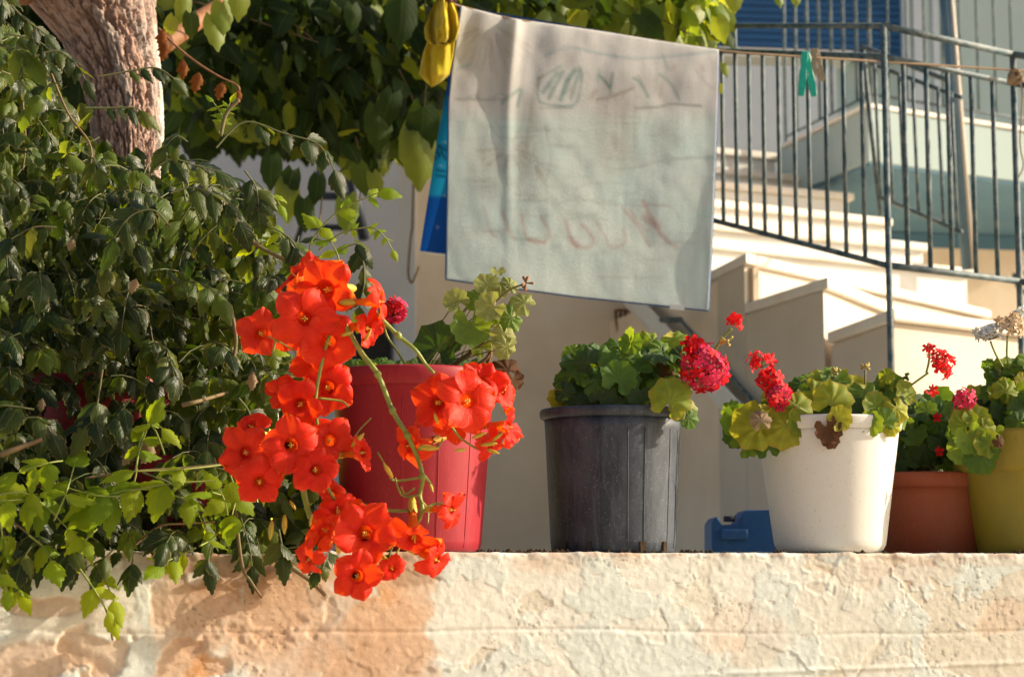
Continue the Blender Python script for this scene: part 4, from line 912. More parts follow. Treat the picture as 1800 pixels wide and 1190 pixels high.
for pts, r_ in (([(130,985),(165,1035),(188,1075),(198,1125)], .0022), ([(235,960),(280,925),(330,920),(378,917)], .0022), ([(0,905),(40,930),(80,965),(130,990)], .002), ([(405,815),(330,822),(240,828),(150,840)], .0024), ([(160,905),(230,860),(245,780),(262,740)], .0018), ([(0,800),(40,785),(74,772)], .005),
    ([(90,130),(120,200),(160,260),(150,330)], .0022), ([(40,180),(45,250),(40,300)], .002), ([(320,712),(350,705),(400,690)], .004), ([(405,540),(415,600),(405,650)], .004), ([(410,860),(425,990),(440,1020),(460,1050)], .003), ([(510,995),(545,1020),(572,1046)], .0045), ([(420,400),(450,430),(520,470),(560,520)], .004), ([(420,175),(398,200),(388,240)], .004)):
    D_ = [min(3.2, Wd(p[0])) if p[1] > 700 else 3.25 for p in pts]; (vw if r_ > .0019 else vs).tube(smooth_path([P(x, y, q) for (x, y), q in zip(pts, D_)], 6), r_, r_*.7, 7)
for (x, y, L_) in ((265, 770, 60), (232, 790, 40), (240, 490, 36), (75, 700, 30), (130, 420, 30), (445, 655, 40)):
    VL.add('d', 'pale', P(x, y, 3.15), Vector((random.uniform(-.2, .3), -.1, -1)), Vector((.6, -.8, .1)), L_/F*3.2, keep=2, name='withered_leaf', label='pale dried curled leaf')
print('vine leaves', len(VL.a), 'tree', len(TL.a))
VL.finish(vine)
vs.build('green_stems', M['stem'], vine, kind='stuff'); vw.build('woody_stems', M['stemd'], vine, kind='stuff'); vk.build('leaf_stalks', M['stemk'], vine, kind='stuff')

# flowers of the vine
def corolla(seed, ruff=.5, back=.0, seg=30):
    rr = random.Random(seed); v = []; uv = []; f = []
    prof = [(.08, -1.55), (.11, -1.2), (.17, -.85), (.22, -.5), (.26, -.22), (.31, -.04)]
    m_ = len(prof)
    for i, (r, z) in enumerate(prof):
        for k in range(seg):
            a = 2*math.pi*k/seg; v.append((r*math.cos(a), r*math.sin(a), z)); uv.append((k/seg, .5*i/(m_-1)))
    for i in range(m_-1):
        for k in range(seg): f.append((i*seg+k, (i+1)*seg+k, (i+1)*seg+(k+1) % seg, i*seg+(k+1) % seg))
    f.append(tuple(range(seg)))
    nt, ns = 9, 8
    for li in range(5):
        th = 2*math.pi*(li+rr.uniform(-.09, .09))/5; tilt = rr.uniform(-.34, .40)-back*.5; ln = rr.uniform(.92, 1.08); wd = rr.uniform(.40, .49); ph = rr.uniform(0, 6); roll = rr.uniform(-.06, .10); b = len(v)
        for i in range(nt+1):
            t_ = (0, .15, .3, .45, .6, .74, .85, .93, .98, 1)[i]; w_ = .16+(wd-.16)*math.sin(min(t_/.58, 1)*math.pi/2)**1.2 if t_ < .58 else wd*(max(.0, 1-((t_-.58)/.425)**2))**.36
            for k in range(ns+1):
                q = -1+2*k/ns; x = q*w_; y = .22+.78*ln*t_*(1-.10*q*q)-.05*q*q
                z = -.12*(1-t_)**2+.12*math.sin(t_*1.9)-.10*t_**2+tilt*t_*t_+roll*q*t_+.025*(1+q) + ruff*.085*t_*math.sin(q*4.5+ph)+ruff*.075*t_*t_*math.sin(q*9+ph*2)-.10*q*q*t_*(1 if li % 2 else .4)
                v.append((x*math.sin(th)*-1+y*math.cos(th), x*math.cos(th)+y*math.sin(th), z)); uv.append(((li+.5+q*.5)/5, .5+.5*t_))
        for i in range(nt):
            for k in range(ns):
                a = b+i*(ns+1)+k; f.append((a, a+ns+1, a+ns+2, a+1))
    return mesh_obj('flower', v, [tuple(x) for x in f], M['trumpet'], uv=np.array(uv))
CM = []
for s_ in range(14):
    o = corolla(s_, .6+.35*(s_ % 3), [.1, .35, .0, .6, .2, .45, .8][s_ % 7]); CM.append(o.data); bpy.data.objects.remove(o)
def stamen_mesh():
    a = Acc()
    for k in range(4):
        an = k*1.57+.4; p0 = Vector((.05*math.cos(an), .05*math.sin(an), -.7)); p1 = Vector((.06*math.cos(an), .06*math.sin(an), -.12)); a.tube([p0, (p0+p1)/2+Vector((.02, 0, 0)), p1], .009, .009, 5)
        q = Vector((math.cos(an+.8), math.sin(an+.8), .3))*.045; a.tube([p1-q*.7, p1, p1+q*.7], [.009, .02, .009], None, 6)
    a.tube([Vector((0, 0, -.7)), Vector((.02, .0, .10))], .012, .02, 5); o = a.build('stamen', M['stamen']); d = o.data; bpy.data.objects.remove(o); return d
def calyx_mesh():
    v = []; f = []; n_ = 20; prof = [(.02, -2.0), (.09, -1.95), (.14, -1.75), (.15, -1.55), (.17, -1.32)]
    for i, (r, z) in enumerate(prof):
        for k in range(n_):
            a = 2*math.pi*k/n_; zz = z+(.18*abs(math.sin(2.5*a)) if i == 4 else 0); v.append((r*math.cos(a), r*math.sin(a), zz))
    for i in range(4):
        for k in range(n_): f.append((i*n_+k, i*n_+(k+1) % n_, (i+1)*n_+(k+1) % n_, (i+1)*n_+k))
    o = mesh_obj('calyx', v, f, M['calyx']); d = o.data; bpy.data.objects.remove(o); return d
STM, CLM = stamen_mesh(), calyx_mesh()
def flower(px, py, rp, fx, fz, D_, v=None, fy=None):
    """facing direction (fx right, fz up), rest towards the viewer"""
    fy = -math.sqrt(max(.04, 1-fx*fx-fz*fz)) if fy is None else fy
    n_ = (Vector((fx, fy, fz))+Vector((random.gauss(0, .2), 0, random.gauss(0, .2)))).normalized(); s = 1.12*random.uniform(.88, 1.12)*rp/F*D_; v = random.randrange(14) if v is None else v+7*random.randrange(2)
    m_ = frame(P(px, py, D_), n_.orthogonal() if abs(n_.z) > .95 else Vector((0, 0, 1)).cross(n_), n_, s)
    rot = Matrix.Rotation(random.uniform(0, 6.28), 4, 'Z')
    o_ = link('flower', CM[v], vine); o_.matrix_world = m_ @ rot
    st_ = link('stamen', STM, o_); c2 = link('calyx', CLM, o_)
    return o_
FLW = [(457,585,40,-.2,.0,3.02),(517,484,40,-.75,.55,3.06,6),(571,510,52,.15,.05,3.0),(538,561,50,.0,-.1,2.97),(578,603,50,.05,-.35,3.0),(650,578,38,.75,-.1,2.99,1),(672,530,34,.93,.1,2.98,3),
 (575,680,44,.1,.05,3.02),(526,712,46,-.15,-.15,3.0),(512,782,52,.0,-.05,2.95),(580,772,46,.2,.05,3.0),(440,748,36,-.6,.35,3.04,6),(430,795,42,-.5,-.2,3.0),(640,795,36,.85,-.05,2.98,1),(554,824,37,.1,.05,2.93),
 (456,848,44,-.1,-.1,2.95),(420,812,34,-.6,-.1,3.02),(767,708,46,-.25,.05,3.0),(824,704,50,.1,.0,2.95),(850,672,44,.15,.3,3.03),(886,686,34,.85,.15,3.04,3),(897,750,36,.92,-.1,3.0,1),(866,782,34,.5,-.75,3.0,6),
 (718,784,36,-.8,-.3,3.02,6),(797,896,36,.65,.15,2.98),(641,936,52,.05,.1,2.93),(728,950,42,.1,-.7,2.96),(770,985,30,.8,-.35,2.97,3),(628,1012,46,.05,-.25,2.9,0),(594,894,40,.05,.75,2.98),(568,930,38,-.5,.25,3.0,6),(540,985,32,-.5,-.55,2.98,3),(584,866,26,-.2,.6,3.02),(498,690,34,-.5,-.1,3.06),(555,640,40,-.3,-.2,3.06),(690,1000,24,.5,-.4,3.0,6),(470,805,40,-.2,.1,3.02),(800,740,40,-.1,-.3,3.02),(545,480,40,-.2,.5,3.08),(500,590,34,-.3,-.4,3.1,6)]
for q in FLW:
    px, py, rp, fx, fz, D_ = q[:6]
    flower(px, py, rp, fx, fz, D_, q[6] if len(q) > 6 else None)
# flower stalks
gs = Acc()
STK = [([(600,560),(635,620),(664,658),(690,722),(716,765),(732,800),(743,838),(738,870),(742,900),(722,935),(700,955)], .0042), ([(655,545),(700,590),(730,615),(748,640),(762,655)], .0036), ([(743,838),(700,845),(685,840)], .002),
 ([(745,835),(755,848),(760,858)], .0026), ([(730,895),(700,898),(655,892),(625,880)], .0026), ([(742,900),(765,885),(790,890)], .0022), ([(738,870),(710,872),(700,858),(695,840)], .0018), ([(728,858),(712,868),(705,855)], .0018), ([(740,880),(752,895),(752,920)], .0018),
 ([(722,935),(712,945),(690,985)], .002), ([(790,745),(810,770),(840,790)], .0022), ([(840,790),(860,770),(880,760)], .0016), ([(735,790),(770,785),(778,770)], .0018), ([(664,795),(680,822),(690,845)], .0012), ([(652,735),(635,752),(620,772)], .0012), ([(590,560),(570,620),(555,700),(560,760),(575,850),(590,880)], .0030), ([(560,700),(600,705),(612,715)], .0018),
 ([(500,560),(480,620),(500,640)], .002), ([(530,820),(535,870),(545,910)], .0055), ([(500,640),(520,620),(470,590)], .0016)]
for pts, r_ in STK: gs.tube(smooth_path([P(x, y, 3.0+.01*(i % 2)) for i, (x, y) in enumerate(pts)], 5), r_, r_*.7, 8)
for x, y in ((664,658),(690,722),(743,838),(716,765),(700,590),(722,935)): c_ = P(x, y, 3.0); gs.tube([c_+Vector((-.002,0,.005)), c_, c_+Vector((.002,0,-.005))], [.004, .0062, .004], None, 8)
gs.build('flower_stalk', M['stem'], vine)
def calyx_bud(x, y, dx, dy, L_, w_):
    L_ *= 1.2; w_ *= .62
    bs = Acc()
    a = P(x, y, 2.98); b = P(x+dx*L_, y+dy*L_, 2.97); r_ = w_/F*3; bs.tube([a, a.lerp(b, .25), a.lerp(b, .6), b], [r_*.4, r_*.9, r_, r_*.25], None, 8); bs.build('bud', M['calyx'], vine)
for q in ((690,840,-.5,-.85,26,7),(618,785,.7,-.75,26,8),(735,785,1,.1,30,9),(770,745,-.3,-.9,18,6),(805,750,.0,-1,20,6),(830,770,1,-.4,22,6),(845,782,1,-.1,24,6),(835,760,.8,-.8,22,6),(820,790,-1,.1,18,5),(500,905,0,1,28,8),(478,915,-.1,1,28,8),(510,880,.5,.8,16,5),(755,850,.4,.9,14,4),(665,905,-1,0,18,5),(545,925,.2,-1,18,5),(640,600,.5,-.8,20,6),(600,590,.9,-.3,20,6),(865,775,.8,-.6,20,5),(856,790,.9,.3,20,5)):
    calyx_bud(*q)

# ------------------------------------------------------------------ pots
def scale_at(p): return F/(p.y+3.5)
def make_pot(name, label, px, prof, mat, off=0, wob=0, cat='flower pot', soil=True, rim=None, seg=96):
    c_ = on_wall(px, off); k = 1/scale_at(c_); t_ = thing(name, label, cat); t_.location = c_
    body = [(r*k, z*k) for r, z in prof]; top = body[-1]; inner = [(top[0]-.004, top[1]), (top[0]-.006, top[1]-.02), (body[0][0]*.9, top[1]-.10)]
    v, f = lathe([(.002, .001)]+body+inner, seg, wob); o_ = mesh_obj('body', v, f, M[mat], t_)
    if soil:
        v, f = lathe([(top[0]-.010, top[1]-.035), (top[0]*.6, top[1]-.028), (.002, top[1]-.025)], 40)
        mesh_obj('soil', v, f[::1], M['soil'], t_)
    if rim:
        v, f = lathe([(r*k, z*k) for r, z in rim]+[(rim[0][0]*k, rim[0][1]*k)], seg, wob); mesh_obj('rim', v, f, M[mat], t_)
    return t_, c_, k
pot_r, c_r, k_r = make_pot('flower_pot', 'tall raspberry red plastic pot behind the orange trumpet flowers', 726, [(112,1),(118,4),(121,20),(141,286),(142,312)], 'redp', rim=[(143,284),(146,286),(147,300),(148,312),(146,316),(141,315)])
def pot_lines(t_, c_, k, prof, angs, mat, r_=.0009, z0=8, z1=.9, name='seam'):
    for an in angs:
        a = R(an); pts = []
        zs = np.linspace(z0, prof[-1][1]*z1, 12)
        for z in zs:
            r_p = np.interp(z, [p[1] for p in prof], [p[0] for p in prof])*k+.0002; pts.append(Vector((r_p*math.cos(a), r_p*math.sin(a), z*k)))
        o_ = tube_obj(name, pts, r_, M[mat], t_, n=5)
pot_lines(pot_r, c_r, k_r, [(118,4),(121,20),(141,286)], (-95, -68, -40), 'redp', .0008)
bp = [(104,1),(108,5),(110,20),(119,215),(121,236)]
pot_k, c_k, k_k = make_pot('flower_pot', 'dusty black nursery pot with vertical ribs and drainage slots', 1077, bp, 'blackp', rim=[(121,232),(126,234),(128,238),(128.5,246),(126,250),(121,250)])
pot_lines(pot_k, c_k, k_k, bp[1:], (-128, -103, -80, -36, -57-8, -20), 'blackp', .0010)
for an in (-142, -115, -66, -40):               # drainage slots
    a = R(an); r_p = 110.5*k_k
    box('drain_slot', Vector((r_p*math.cos(a), r_p*math.sin(a), 11*k_k)), (.0016, .0052, .0085), M['capb' if an < -100 else 'soil'], pot_k, rz=a)
wp = [(70,.6),(84,2),(92,7),(96.5,15),(98,24),(122,205),(124,222)]
pot_w, c_w, k_w = make_pot('flower_pot', 'smooth white pot with rounded foot between black pot and yellow pot', 1456, wp, 'whitep', rim=[(124.3,212),(127,214),(128,222),(130,231),(129,235),(124,235)])
yp = [(100,1),(104,6),(107,20),(127,138),(127.5,141),(136,142),(139,146),(148,205),(149,212)]
pot_y, c_y, k_y = make_pot('flower_pot', 'mustard yellow pot with deep collar at the right end of the wall', 1818, yp, 'yellowp', seg=96)
tp_ = [(120,1),(124,4),(128,100),(129,112),(134,113),(137,116),(138,134),(136,139)]
pot_t, c_t, k_t = make_pot('flower_pot', 'terracotta coloured pot standing behind the white and yellow pots', 1618, tp_, 'terrap', off=.17)
rp2 = [(90,1),(96,6),(128,275),(130,300)]
pot_r2, c_r2, k_r2 = make_pot('flower_pot', 'dark red pot almost buried in the vine leaves', 168, rp2, 'redp', off=.26, rim=[(130,268),(136,270),(137,300),(133,304),(129,302)])
pot_r3, c_r3, k_r3 = make_pot('flower_pot', 'small red pot showing through leaves under the dark red pot', 300, [(70,1),(74,6),(95,150),(97,165)], 'redp', off=.12)
# yellow tub and jerrycan behind the wall
c_b = on_wall(392, .36); tb = thing('plastic_bucket', 'bright lemon yellow plastic bucket with white ribbed top glimpsed through the vine', 'bucket'); tb.location = c_b
v, f = lathe([(.002,.001),(.085,.0),(.09,.01),(.105,.245),(.10,.247),(.088,.03)], 48); mesh_obj('body', v, f, M['yelb'], tb)
v = []; f = []; n_ = 120
for z in (.248, .285, .32):
    for k in range(n_):
        a = 2*math.pi*k/n_; r_ = .098+.004*math.sin(a*30)-(.01 if z > .3 else 0); v.append((r_*math.cos(a), r_*math.sin(a), z))
for i in range(2):
    for k in range(n_): f.append((i*n_+k, i*n_+(k+1) % n_, (i+1)*n_+(k+1) % n_, (i+1)*n_+k))
mesh_obj('ribbed_sleeve', v, f, M['whitep'], tb)
jc = thing('jerrycan', 'blue plastic jerrycan standing low behind the wall beside the white pot', 'jerrycan')
jx0, jx1 = P(1249, 940, 4.35), P(1420, 940, 4.35); zt1, zt2 = P(1260, 906, 4.35).z, P(1330, 896, 4.35).z
bm = bmesh.new(); w_ = jx1.x-jx0.x
pr = [(0, -.32), (w_, -.32), (w_, zt2-.01), (w_*.62, zt2), (w_*.36, zt2), (w_*.34, zt1), (w_*.32, zt1-.004), (w_*.30, zt1-.022), (w_*.10, zt1-.024), (w_*.08, zt1-.002), (.012, zt1-.003), (.002, zt1-.016)]
fa = [bm.verts.new((jx0.x+x, jx0.y, z)) for x, z in pr]; bk = [bm.verts.new((jx0.x+x, jx0.y+.16, z)) for x, z in pr]
bm.faces.new(fa); bm.faces.new(bk[::-1])
for i in range(len(pr)): bm.faces.new((fa[i], bk[i], bk[(i+1) % len(pr)], fa[(i+1) % len(pr)]))
bm_obj('body', bm, M['bluep'], jc, bevel=.004, seg=2)
bm = bmesh.new(); box_bm(bm, (0, 0, 0), (.030, .006, .011)); o = bm_obj('grip', bm, M['bluep'], jc, bevel=.004); o.location = (jx0.x+w_*.24, jx0.y-.004, zt1-.040)
v, f = lathe([(.013, 0), (.013, .012), (.001, .012)], 20); o = mesh_obj('cap', v, f, M['capb'], jc); o.location = (jx0.x+w_*.22, jx0.y+.05, zt1-.012)

# ------------------------------------------------------------------ geraniums
def floret_mesh(mat, seed, ruff=.3):
    rr = random.Random(seed); v = [(0, 0, -.05)]; uv = [(0, .5)]; f = []
    seg = 25
    for ri, r in enumerate((.35, .7, 1.0)):
        for k in range(seg):
            a = 2*math.pi*k/seg; ph = (k/seg*5) % 1-.5; w_ = max(0, math.cos(math.pi*ph))**.5
            q = r*(1 if ri == 0 else (.35+.65*w_)); v.append((q*math.cos(a), q*math.sin(a), .22*r*r*(-.6+ruff*rr.uniform(-1, 1)*1.5)+.12*r)); uv.append((k/seg, .5+.5*r))
    for k in range(seg): f.append((0, 1+k, 1+(k+1) % seg))
    for ri in range(2):
        for k in range(seg):
            a = 1+ri*seg; f.append((a+k, a+seg+k, a+seg+(k+1) % seg, a+(k+1) % seg))
    o_ = mesh_obj('floret', v, f, M[mat], uv=uv); d = o_.data; bpy.data.objects.remove(o_); return d
FM = {mt: [floret_mesh(mt, s, .3+.5*(s % 3)) for s in range(4)] for mt in ('gred', 'gmag', 'gwhite', 'gpeach')}
def flower_head(plant, px, py, rp, D_, mats, n_, fr=11, stalk=None, hemi=None, label=None):
    c_ = P(px, py, D_); k = D_/F; Rr = rp*k
    a = Acc(); ax = Vector(hemi).normalized() if hemi else Vector((0, 0, 1)); dirs = []
    for i in range(n_):
        z = 1-2*(i+.5)/n_; ph = i*2.39996; d_ = Vector((math.sqrt(1-z*z)*math.cos(ph), math.sqrt(1-z*z)*math.sin(ph), z))
        if hemi and d_.dot(ax) < -.15: continue
        dirs.append(d_)
    for d_ in dirs: a.tube([c_-ax*Rr*.25, c_+d_*Rr*.85], .0009, .0012, 4)
    h_ = a.build('flower_head', M['stemg'], plant)
    if label: h_['label'] = label
    for d_ in dirs:
        j = (d_+rv(.18)).normalized(); mt = random.choice(mats)
        o_ = link('floret', random.choice(FM[mt]), h_); o_.matrix_world = frame(c_+d_*Rr*random.uniform(.66, 1.12), j.orthogonal()+rv(.3), j, fr*k*random.uniform(.8, 1.2))
    if stalk:
        pts = [P(x, y, D_+.01*i) for i, (x, y) in enumerate(stalk)]; tube_obj('flower_stalk', smooth_path(pts), .0021, M['stem'], plant, n=7)
def bud_cluster(plant, px, py, D_, rp, n_=8, mat='bud', stalk=None):
    a = Acc(); c_ = P(px, py, D_)
    for i in range(n_):
        d_ = (rv(.6)+Vector((0, 0, .3))).normalized(); q = c_+d_*rp/F*D_; a.tube([c_, c_.lerp(q, .4), q.lerp(c_, .15), q], [.0008, .0016, .0030, .0008], None, 6)
    a.build('bud_cluster', M[mat], plant)
    if stalk: tube_obj('flower_stalk', smooth_path([P(x, y, D_) for x, y in stalk]), .0018, M['stemg'], plant, n=6)
def geranium(label, c_, k, root_z, leaves, fill, D0, name='geranium', stemmat='stemg'):
    """leaves: (px,py,size px,nx,nz,mat,dD); fill: (poly, n, mats, depth range, size range)"""
    t_ = thing(name, label, 'plant', 'geraniums growing in pots on the wall'); L = Leaves(); st_ = Acc(); root = Vector((c_.x, c_.y, root_z))
    def add(px, py, sp, nx_, nz_, mat, dD, keep, nm='leaf', lb=None, kind='p'):
        D_ = D0+dD; n_ = Vector((nx_, -math.sqrt(max(.03, 1-min(.97, nx_*nx_+nz_*nz_))), nz_)); c2 = P(px, py, D_)
        d_ = Vector((random.gauss(0, .35), 0, -.9)) if True else 0
        d_ = (d_ - n_.normalized()*d_.dot(n_.normalized())).normalized()
        if d_.z > 0: d_ = -d_
        d_ = -d_ if random.random() < .5 else d_
        d_ = (d_+Vector((random.gauss(0, .8), 0, 0)))
        m_ = frame(c2, d_, n_, 1); s = sp/F*D_*1.24
        L.add(kind, mat, c2-(m_.to_3x3() @ Vector((0, .12*s, 0))), d_, n_, s, keep=keep, name=nm, label=lb)
        b_ = root+Vector((random.gauss(0, .02), random.gauss(0, .02), 0)); mid = b_.lerp(c2, .6)+Vector((0, .01, .015)); st_.tube(smooth_path([b_, mid, c2], 4), .0013, .0011, 5, cap=False)
    for q in leaves: add(*q[:7], 1, *(q[7:]))
    poly, n_, mats, dr_, sr = fill
    for (x, y) in sample_poly(poly, n_):
        add(x, y, random.uniform(*sr), random.gauss(.1, .4), abs(random.gauss(.45, .25)), random.choice(mats), random.uniform(*dr_), 0)
    L.finish(t_); st_.build('stems', M[stemmat], t_)
    return t_
# black pot geranium
Dk = c_k.y+3.5
g1 = geranium('bushy green geranium with one large crimson flower ball growing in the black pot', c_k, k_k, .21,
 [(1006,655,46,-.3,.2,'ger',-.06),(1052,620,40,.0,.4,'ger',-.06),(1050,672,48,-.1,.3,'ger',-.10),(1088,665,56,.1,.2,'ger',-.11),(1118,650,50,.2,.3,'ger',-.08),(1120,690,40,.2,.2,'gerdark',-.1),(1085,605,38,.1,.7,'ger',-.0),(1145,602,50,.1,.5,'gery',.0),(1165,615,46,.4,.5,'ger',-.03),
  (1188,605,44,.5,.5,'gery',.02),(1135,590,30,.0,.8,'gery',.04),(1022,640,34,-.5,.5,'ger',.0),(1000,690,44,-.5,.1,'ger',-.02),(982,700,34,-.6,-.1,'gery',-.02),(1035,630,34,-.2,.6,'ger',-.02),(1075,640,40,.0,.3,'ger',-.09),(1060,700,44,.0,.1,'gerdark',-.10),(1100,710,40,.1,.1,'gerdark',-.1),(1020,708,36,-.2,.1,'gerdark',-.08),
  (1180,700,66,.2,.25,'gery',-.13),(1205,715,50,.5,.1,'gerv',-.10),(1212,735,34,.5,-.2,'ger',-.10),(1166,660,42,.2,.2,'brown',-.06,'withered_leaf','brown dried leaf'),(1115,625,38,.2,.5,'ger',-.04),(1024,610,30,-.4,.7,'ger',.03),(1000,668,38,-.7,.3,'gerdark',.03),(1150,632,36,.3,.6,'gery',-.04)],
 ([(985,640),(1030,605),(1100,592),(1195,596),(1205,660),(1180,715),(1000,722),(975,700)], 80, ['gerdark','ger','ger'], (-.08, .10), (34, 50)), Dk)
flower_head(g1, 1240, 648, 42, Dk-.10, ['gmag','gmag','gred'], 66, 12.5, [(1243,660),(1200,690),(1150,720)])
flower_head(g1, 1222, 615, 20, Dk-.08, ['gred'], 12, 15, hemi=(0,-.4,1))
flower_head(g1, 1290, 568, 14, Dk-.09, ['gred'], 9, 12, [(1286,578),(1270,595),(1250,625)], hemi=(.4,-.3,.9))
bud_cluster(g1, 1278, 600, Dk-.09, 14, 8)
# white pot geranium
Dw = c_w.y+3.5
g2 = geranium('yellowing geranium with red flower heads spilling over the white pot', c_w, k_w, .2,
 [(1300,742,56,-.4,.0,'ger',-.06),(1330,748,76,-.1,.1,'gery',-.12),(1378,752,66,.1,.0,'gery',-.12),(1408,740,50,.3,.0,'gery',-.11),(1400,715,52,.1,.2,'gery',-.12),(1338,738,34,.1,.1,'pale',-.15,'withered_leaf','pale withered yellow leaf'),(1350,785,44,.0,-.3,'ger',-.09),(1310,780,46,-.3,-.3,'ger',-.07),(1385,700,46,.0,.4,'ger',-.06),
  (1465,705,64,.1,.1,'gery',-.13),(1430,690,46,-.2,.3,'gery',-.10),(1475,735,40,.2,-.1,'gery',-.14),(1430,665,40,-.2,.8,'gery',-.0),(1445,668,40,.1,.6,'gery',-.04),(1500,678,44,.2,.4,'gery',-.02),(1520,690,46,.1,.3,'ger',-.08),(1540,715,46,.3,.1,'gery',-.10),(1555,740,40,.2,-.2,'ger',-.12),(1530,745,40,-.2,-.1,'ger',-.12),
  (1565,670,34,.2,.5,'gery',-.05),(1590,690,40,.6,.3,'gery',-.07),(1578,720,44,.4,.1,'gery',-.10),(1570,750,34,.4,-.3,'gery',-.10),(1558,660,26,-.3,.3,'gery',-.07),(1500,720,40,.0,.2,'gerdark',-.10),(1280,720,34,-.7,.2,'ger',.0),(1290,765,40,-.6,-.3,'gerdark',-.02),(1455,755,44,.1,.0,'brown',-.14,'withered_leaf','crumpled dark brown dead leaf'),(1462,772,30,.3,-.3,'brown',-.14,'withered_leaf','crumpled dark brown dead leaf')],
 ([(1350,700),(1430,665),(1530,665),(1590,690),(1570,735),(1350,745)], 80, ['gery','ger','gerdark'], (-.06, .10), (34, 52)), Dw)
flower_head(g2, 1338, 640, 24, Dw-.08, ['gred'], 16, 13, [(1340,648),(1365,680),(1400,715)], hemi=(-.2,-.2,1))
flower_head(g2, 1352, 668, 20, Dw-.11, ['gred'], 14, 14)
flower_head(g2, 1368, 695, 22, Dw-.13, ['gred','gmag'], 26, 11, [(1380,700),(1410,720),(1430,730)])
flower_head(g2, 1648, 640, 26, Dw-.06, ['gred'], 24, 13, [(1632,655),(1600,678),(1570,700)], hemi=(.8,-.3,.3))
flower_head(g2, 1634, 614, 9, Dw-.06, ['gred'], 6, 10, [(1634,622),(1632,640),(1628,655)], hemi=(0,0,1))
flower_head(g2, 1637, 683, 10, Dw-.06, ['gred'], 5, 10, hemi=(0,-.2,-1))
bud_cluster(g2, 1471, 654, Dw-.04, 12, 9, stalk=[(1468,660),(1455,680)]); bud_cluster(g2, 1521, 645, Dw-.04, 11, 6, 'bud', [(1521,650),(1520,690)]); bud_cluster(g2, 1592, 662, Dw-.04, 9, 8, 'ger', [(1588,665),(1572,680)])
# yellow pot geraniums
Dy = c_y.y+3.5
g3 = geranium('geranium with scalloped yellow green leaves hanging over the mustard yellow pot', c_y, k_y, .19,
 [(1695,745,46,-.1,.2,'gery',-.13),(1716,735,44,.1,.3,'gery',-.13),(1690,790,44,-.2,-.1,'ger',-.14),(1705,770,50,.0,.0,'ger',-.15),(1735,780,44,.2,.0,'gery',-.15),(1722,805,50,.0,-.2,'ger',-.15),(1755,790,36,.4,-.1,'ger',-.13),(1728,755,44,.1,.1,'gery',-.15),(1682,765,38,-.5,.0,'ger',-.1),(1745,760,36,.3,.2,'gery',-.14),
  (1756,775,20,.3,.0,'brown',-.18,'withered_leaf','small brown shrivelled leaf'),(1680,720,40,-.4,.4,'ger',-.03),(1735,820,34,.2,-.4,'ger',-.13),(1700,700,36,.0,.6,'ger',-.02)],
 ([(1680,700),(1790,680),(1850,700),(1850,760),(1700,760)], 40, ['ger','gerdark','gery'], (-.1, .1), (36, 50)), Dy)
flower_head(g3, 1694, 703, 20, Dy-.12, ['gmag'], 22, 9, [(1694,712),(1720,735),(1760,760)])
tube_obj('flower_stalk', smooth_path([P(1757, 650, Dy-.02), P(1762, 700, Dy), P(1790, 760, Dy)]), .003, M['stemg'], g3)
g4 = geranium('upright darker geranium with white and peach flower heads above the mustard yellow pot', c_y, k_y, .19,
 [(1765,640,34,.1,.6,'gery',.0),(1750,660,34,-.3,.3,'ger',.0),(1785,655,40,.2,.4,'ger',-.02),(1745,690,40,-.3,.2,'ger',-.04),(1780,690,44,.1,.2,'ger',-.06),(1735,640,22,-.6,.4,'ger',.0),(1765,720,44,.0,.2,'gerdark',-.06),(1795,720,44,.2,.1,'gerdark',-.08),(1790,745,40,.1,-.1,'gerdark',-.10),(1800,670,30,.2,.3,'gery',-.04),(1748,730,36,-.3,.1,'gerdark',-.06)],
 ([(1745,640),(1870,630),(1870,740),(1740,740)], 50, ['ger','gerdark'], (-.04, .12), (30, 46)), Dy)
flower_head(g4, 1738, 592, 24, Dy-.02, ['gwhite'], 34, 10, [(1741,600),(1750,622),(1768,655)], hemi=(-.2,-.2,1))
flower_head(g4, 1778, 578, 25, Dy-.03, ['gpeach'], 44, 9, [(1771,590),(1770,625),(1775,655)], hemi=(.1,-.3,1))
flower_head(g4, 1795, 560, 18, Dy-.0, ['gwhite'], 24, 9, hemi=(0,-.2,1))
# terracotta pot plant
Dt = c_t.y+3.5
g5 = geranium('shaded dark green geranium growing low in the terracotta pot', c_t, k_t, .13,
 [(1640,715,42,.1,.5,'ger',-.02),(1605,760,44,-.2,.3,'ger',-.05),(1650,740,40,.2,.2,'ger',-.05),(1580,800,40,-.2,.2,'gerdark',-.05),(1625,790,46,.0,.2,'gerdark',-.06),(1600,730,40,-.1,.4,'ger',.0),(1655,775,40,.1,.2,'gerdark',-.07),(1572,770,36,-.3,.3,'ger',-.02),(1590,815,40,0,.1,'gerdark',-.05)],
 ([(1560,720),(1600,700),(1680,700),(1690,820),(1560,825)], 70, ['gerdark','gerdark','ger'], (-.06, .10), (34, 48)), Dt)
for x, y in ((1647, 733), (1651, 793)):
    o = link('fallen_petal', FM['gred'][1], g5); o.matrix_world = frame(P(x, y, Dt-.12), Vector((.3, 0, 1)), Vector((.5, -.8, .2)), .011)
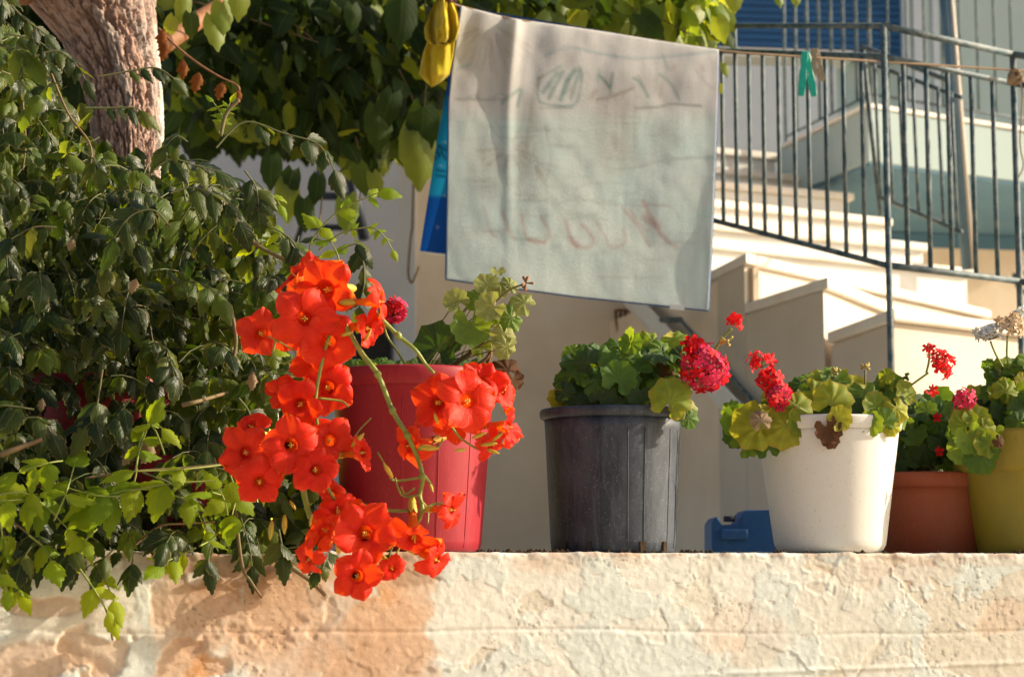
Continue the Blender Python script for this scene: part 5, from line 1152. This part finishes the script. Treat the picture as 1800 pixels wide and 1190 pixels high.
# red pot geranium
Dr = c_r.y+3.5
g6 = geranium('leggy geranium with pale variegated top leaves leaning from the red pot', c_r, k_r, .27,
 [(770,608,74,-.2,.1,'gerdark',-.02),(828,575,62,.0,.2,'ger',-.05),(802,530,40,-.3,.4,'gerv',-.03),(838,520,46,.0,.6,'ger',-.02),(862,540,48,.1,.3,'gerv',-.05),(880,500,38,.1,.7,'gerv',.0),(856,500,40,-.1,.6,'gerv',-.02),(896,500,30,.3,.5,'gerv',.0),(920,532,40,.5,.1,'gerv',-.03),(895,560,46,.4,.2,'ger',-.04),(885,590,40,.3,.0,'gerv',-.05),(890,612,40,.5,-.3,'gerv',-.05),(845,610,34,.3,.0,'gery',-.02),(876,478,24,0,.8,'gerv',.02),(905,545,30,.6,.1,'gerv',-.02),
  (890,650,46,.4,.1,'brown',-.0,'withered_leaf','grey brown withered leaf'),(905,668,30,.5,-.1,'brown',.0,'withered_leaf','grey brown withered leaf'),(640,645,36,-.2,.4,'ger',-.02),(668,640,34,.0,.5,'ger',.0),(700,645,36,.0,.6,'ger',.02),(735,645,38,.1,.6,'ger',.02),(765,648,36,.1,.6,'gerdark',.02),(800,645,38,.1,.6,'ger',.02),(820,650,34,.2,.5,'gerdark',.02),(655,655,30,-.2,.1,'ger',-.08)],
 ([(620,640),(840,640),(840,655),(620,655)], 26, ['ger','gerdark'], (-.02, .10), (26, 38)), Dr)
tube_obj('branch', smooth_path([P(745, 680, Dr), P(800, 640, Dr-.01), P(850, 600, Dr-.02), (P(862, 560, Dr-.02)), P(870, 520, Dr)]), .0042, M['stemd'], g6)
tube_obj('branch', smooth_path([P(800, 660, Dr), P(855, 630, Dr), P(862, 600, Dr)]), .003, M['stemd'], g6)
tube_obj('branch', smooth_path([P(850, 660, Dr+.02), P(862, 620, Dr), P(858, 605, Dr)]), .0035, M['twig'], g6)
flower_head(g6, 692, 545, 22, Dr-.06, ['gred','gmag'], 26, 12, [(675,565),(680,590),(700,620),(712,640)])
bud_cluster(g6, 924, 498, Dr-.02, 15, 9, 'twig', [(920,500),(895,510),(872,530)])

# debris on the wall top
db = Acc()
for k in range(170):
    px = random.choice([random.uniform(840, 960), random.uniform(930, 1000), random.uniform(1190, 1250), random.uniform(1200, 1800), random.uniform(820, 1800)]); c_ = on_wall(px, random.uniform(-.135, -.11)); r_ = random.uniform(.001, .0038)
    db.tube([c_+Vector((-r_, 0, r_*.4)), c_+Vector((0, 0, r_*.9)), c_+Vector((r_, 0, r_*.3))], [r_*.4, r_, r_*.4], None, 5)
o = db.build('soil_crumbs', M['soil'], None, smooth=False); tag(o, 'brown soil crumbs and grit scattered on the wall top', 'debris', kind='stuff')
print('objects', len(bpy.data.objects), 'tris', sum(len(o.data.polygons) for o in bpy.data.objects if o.type == 'MESH' and o.data.users == 1)*2)
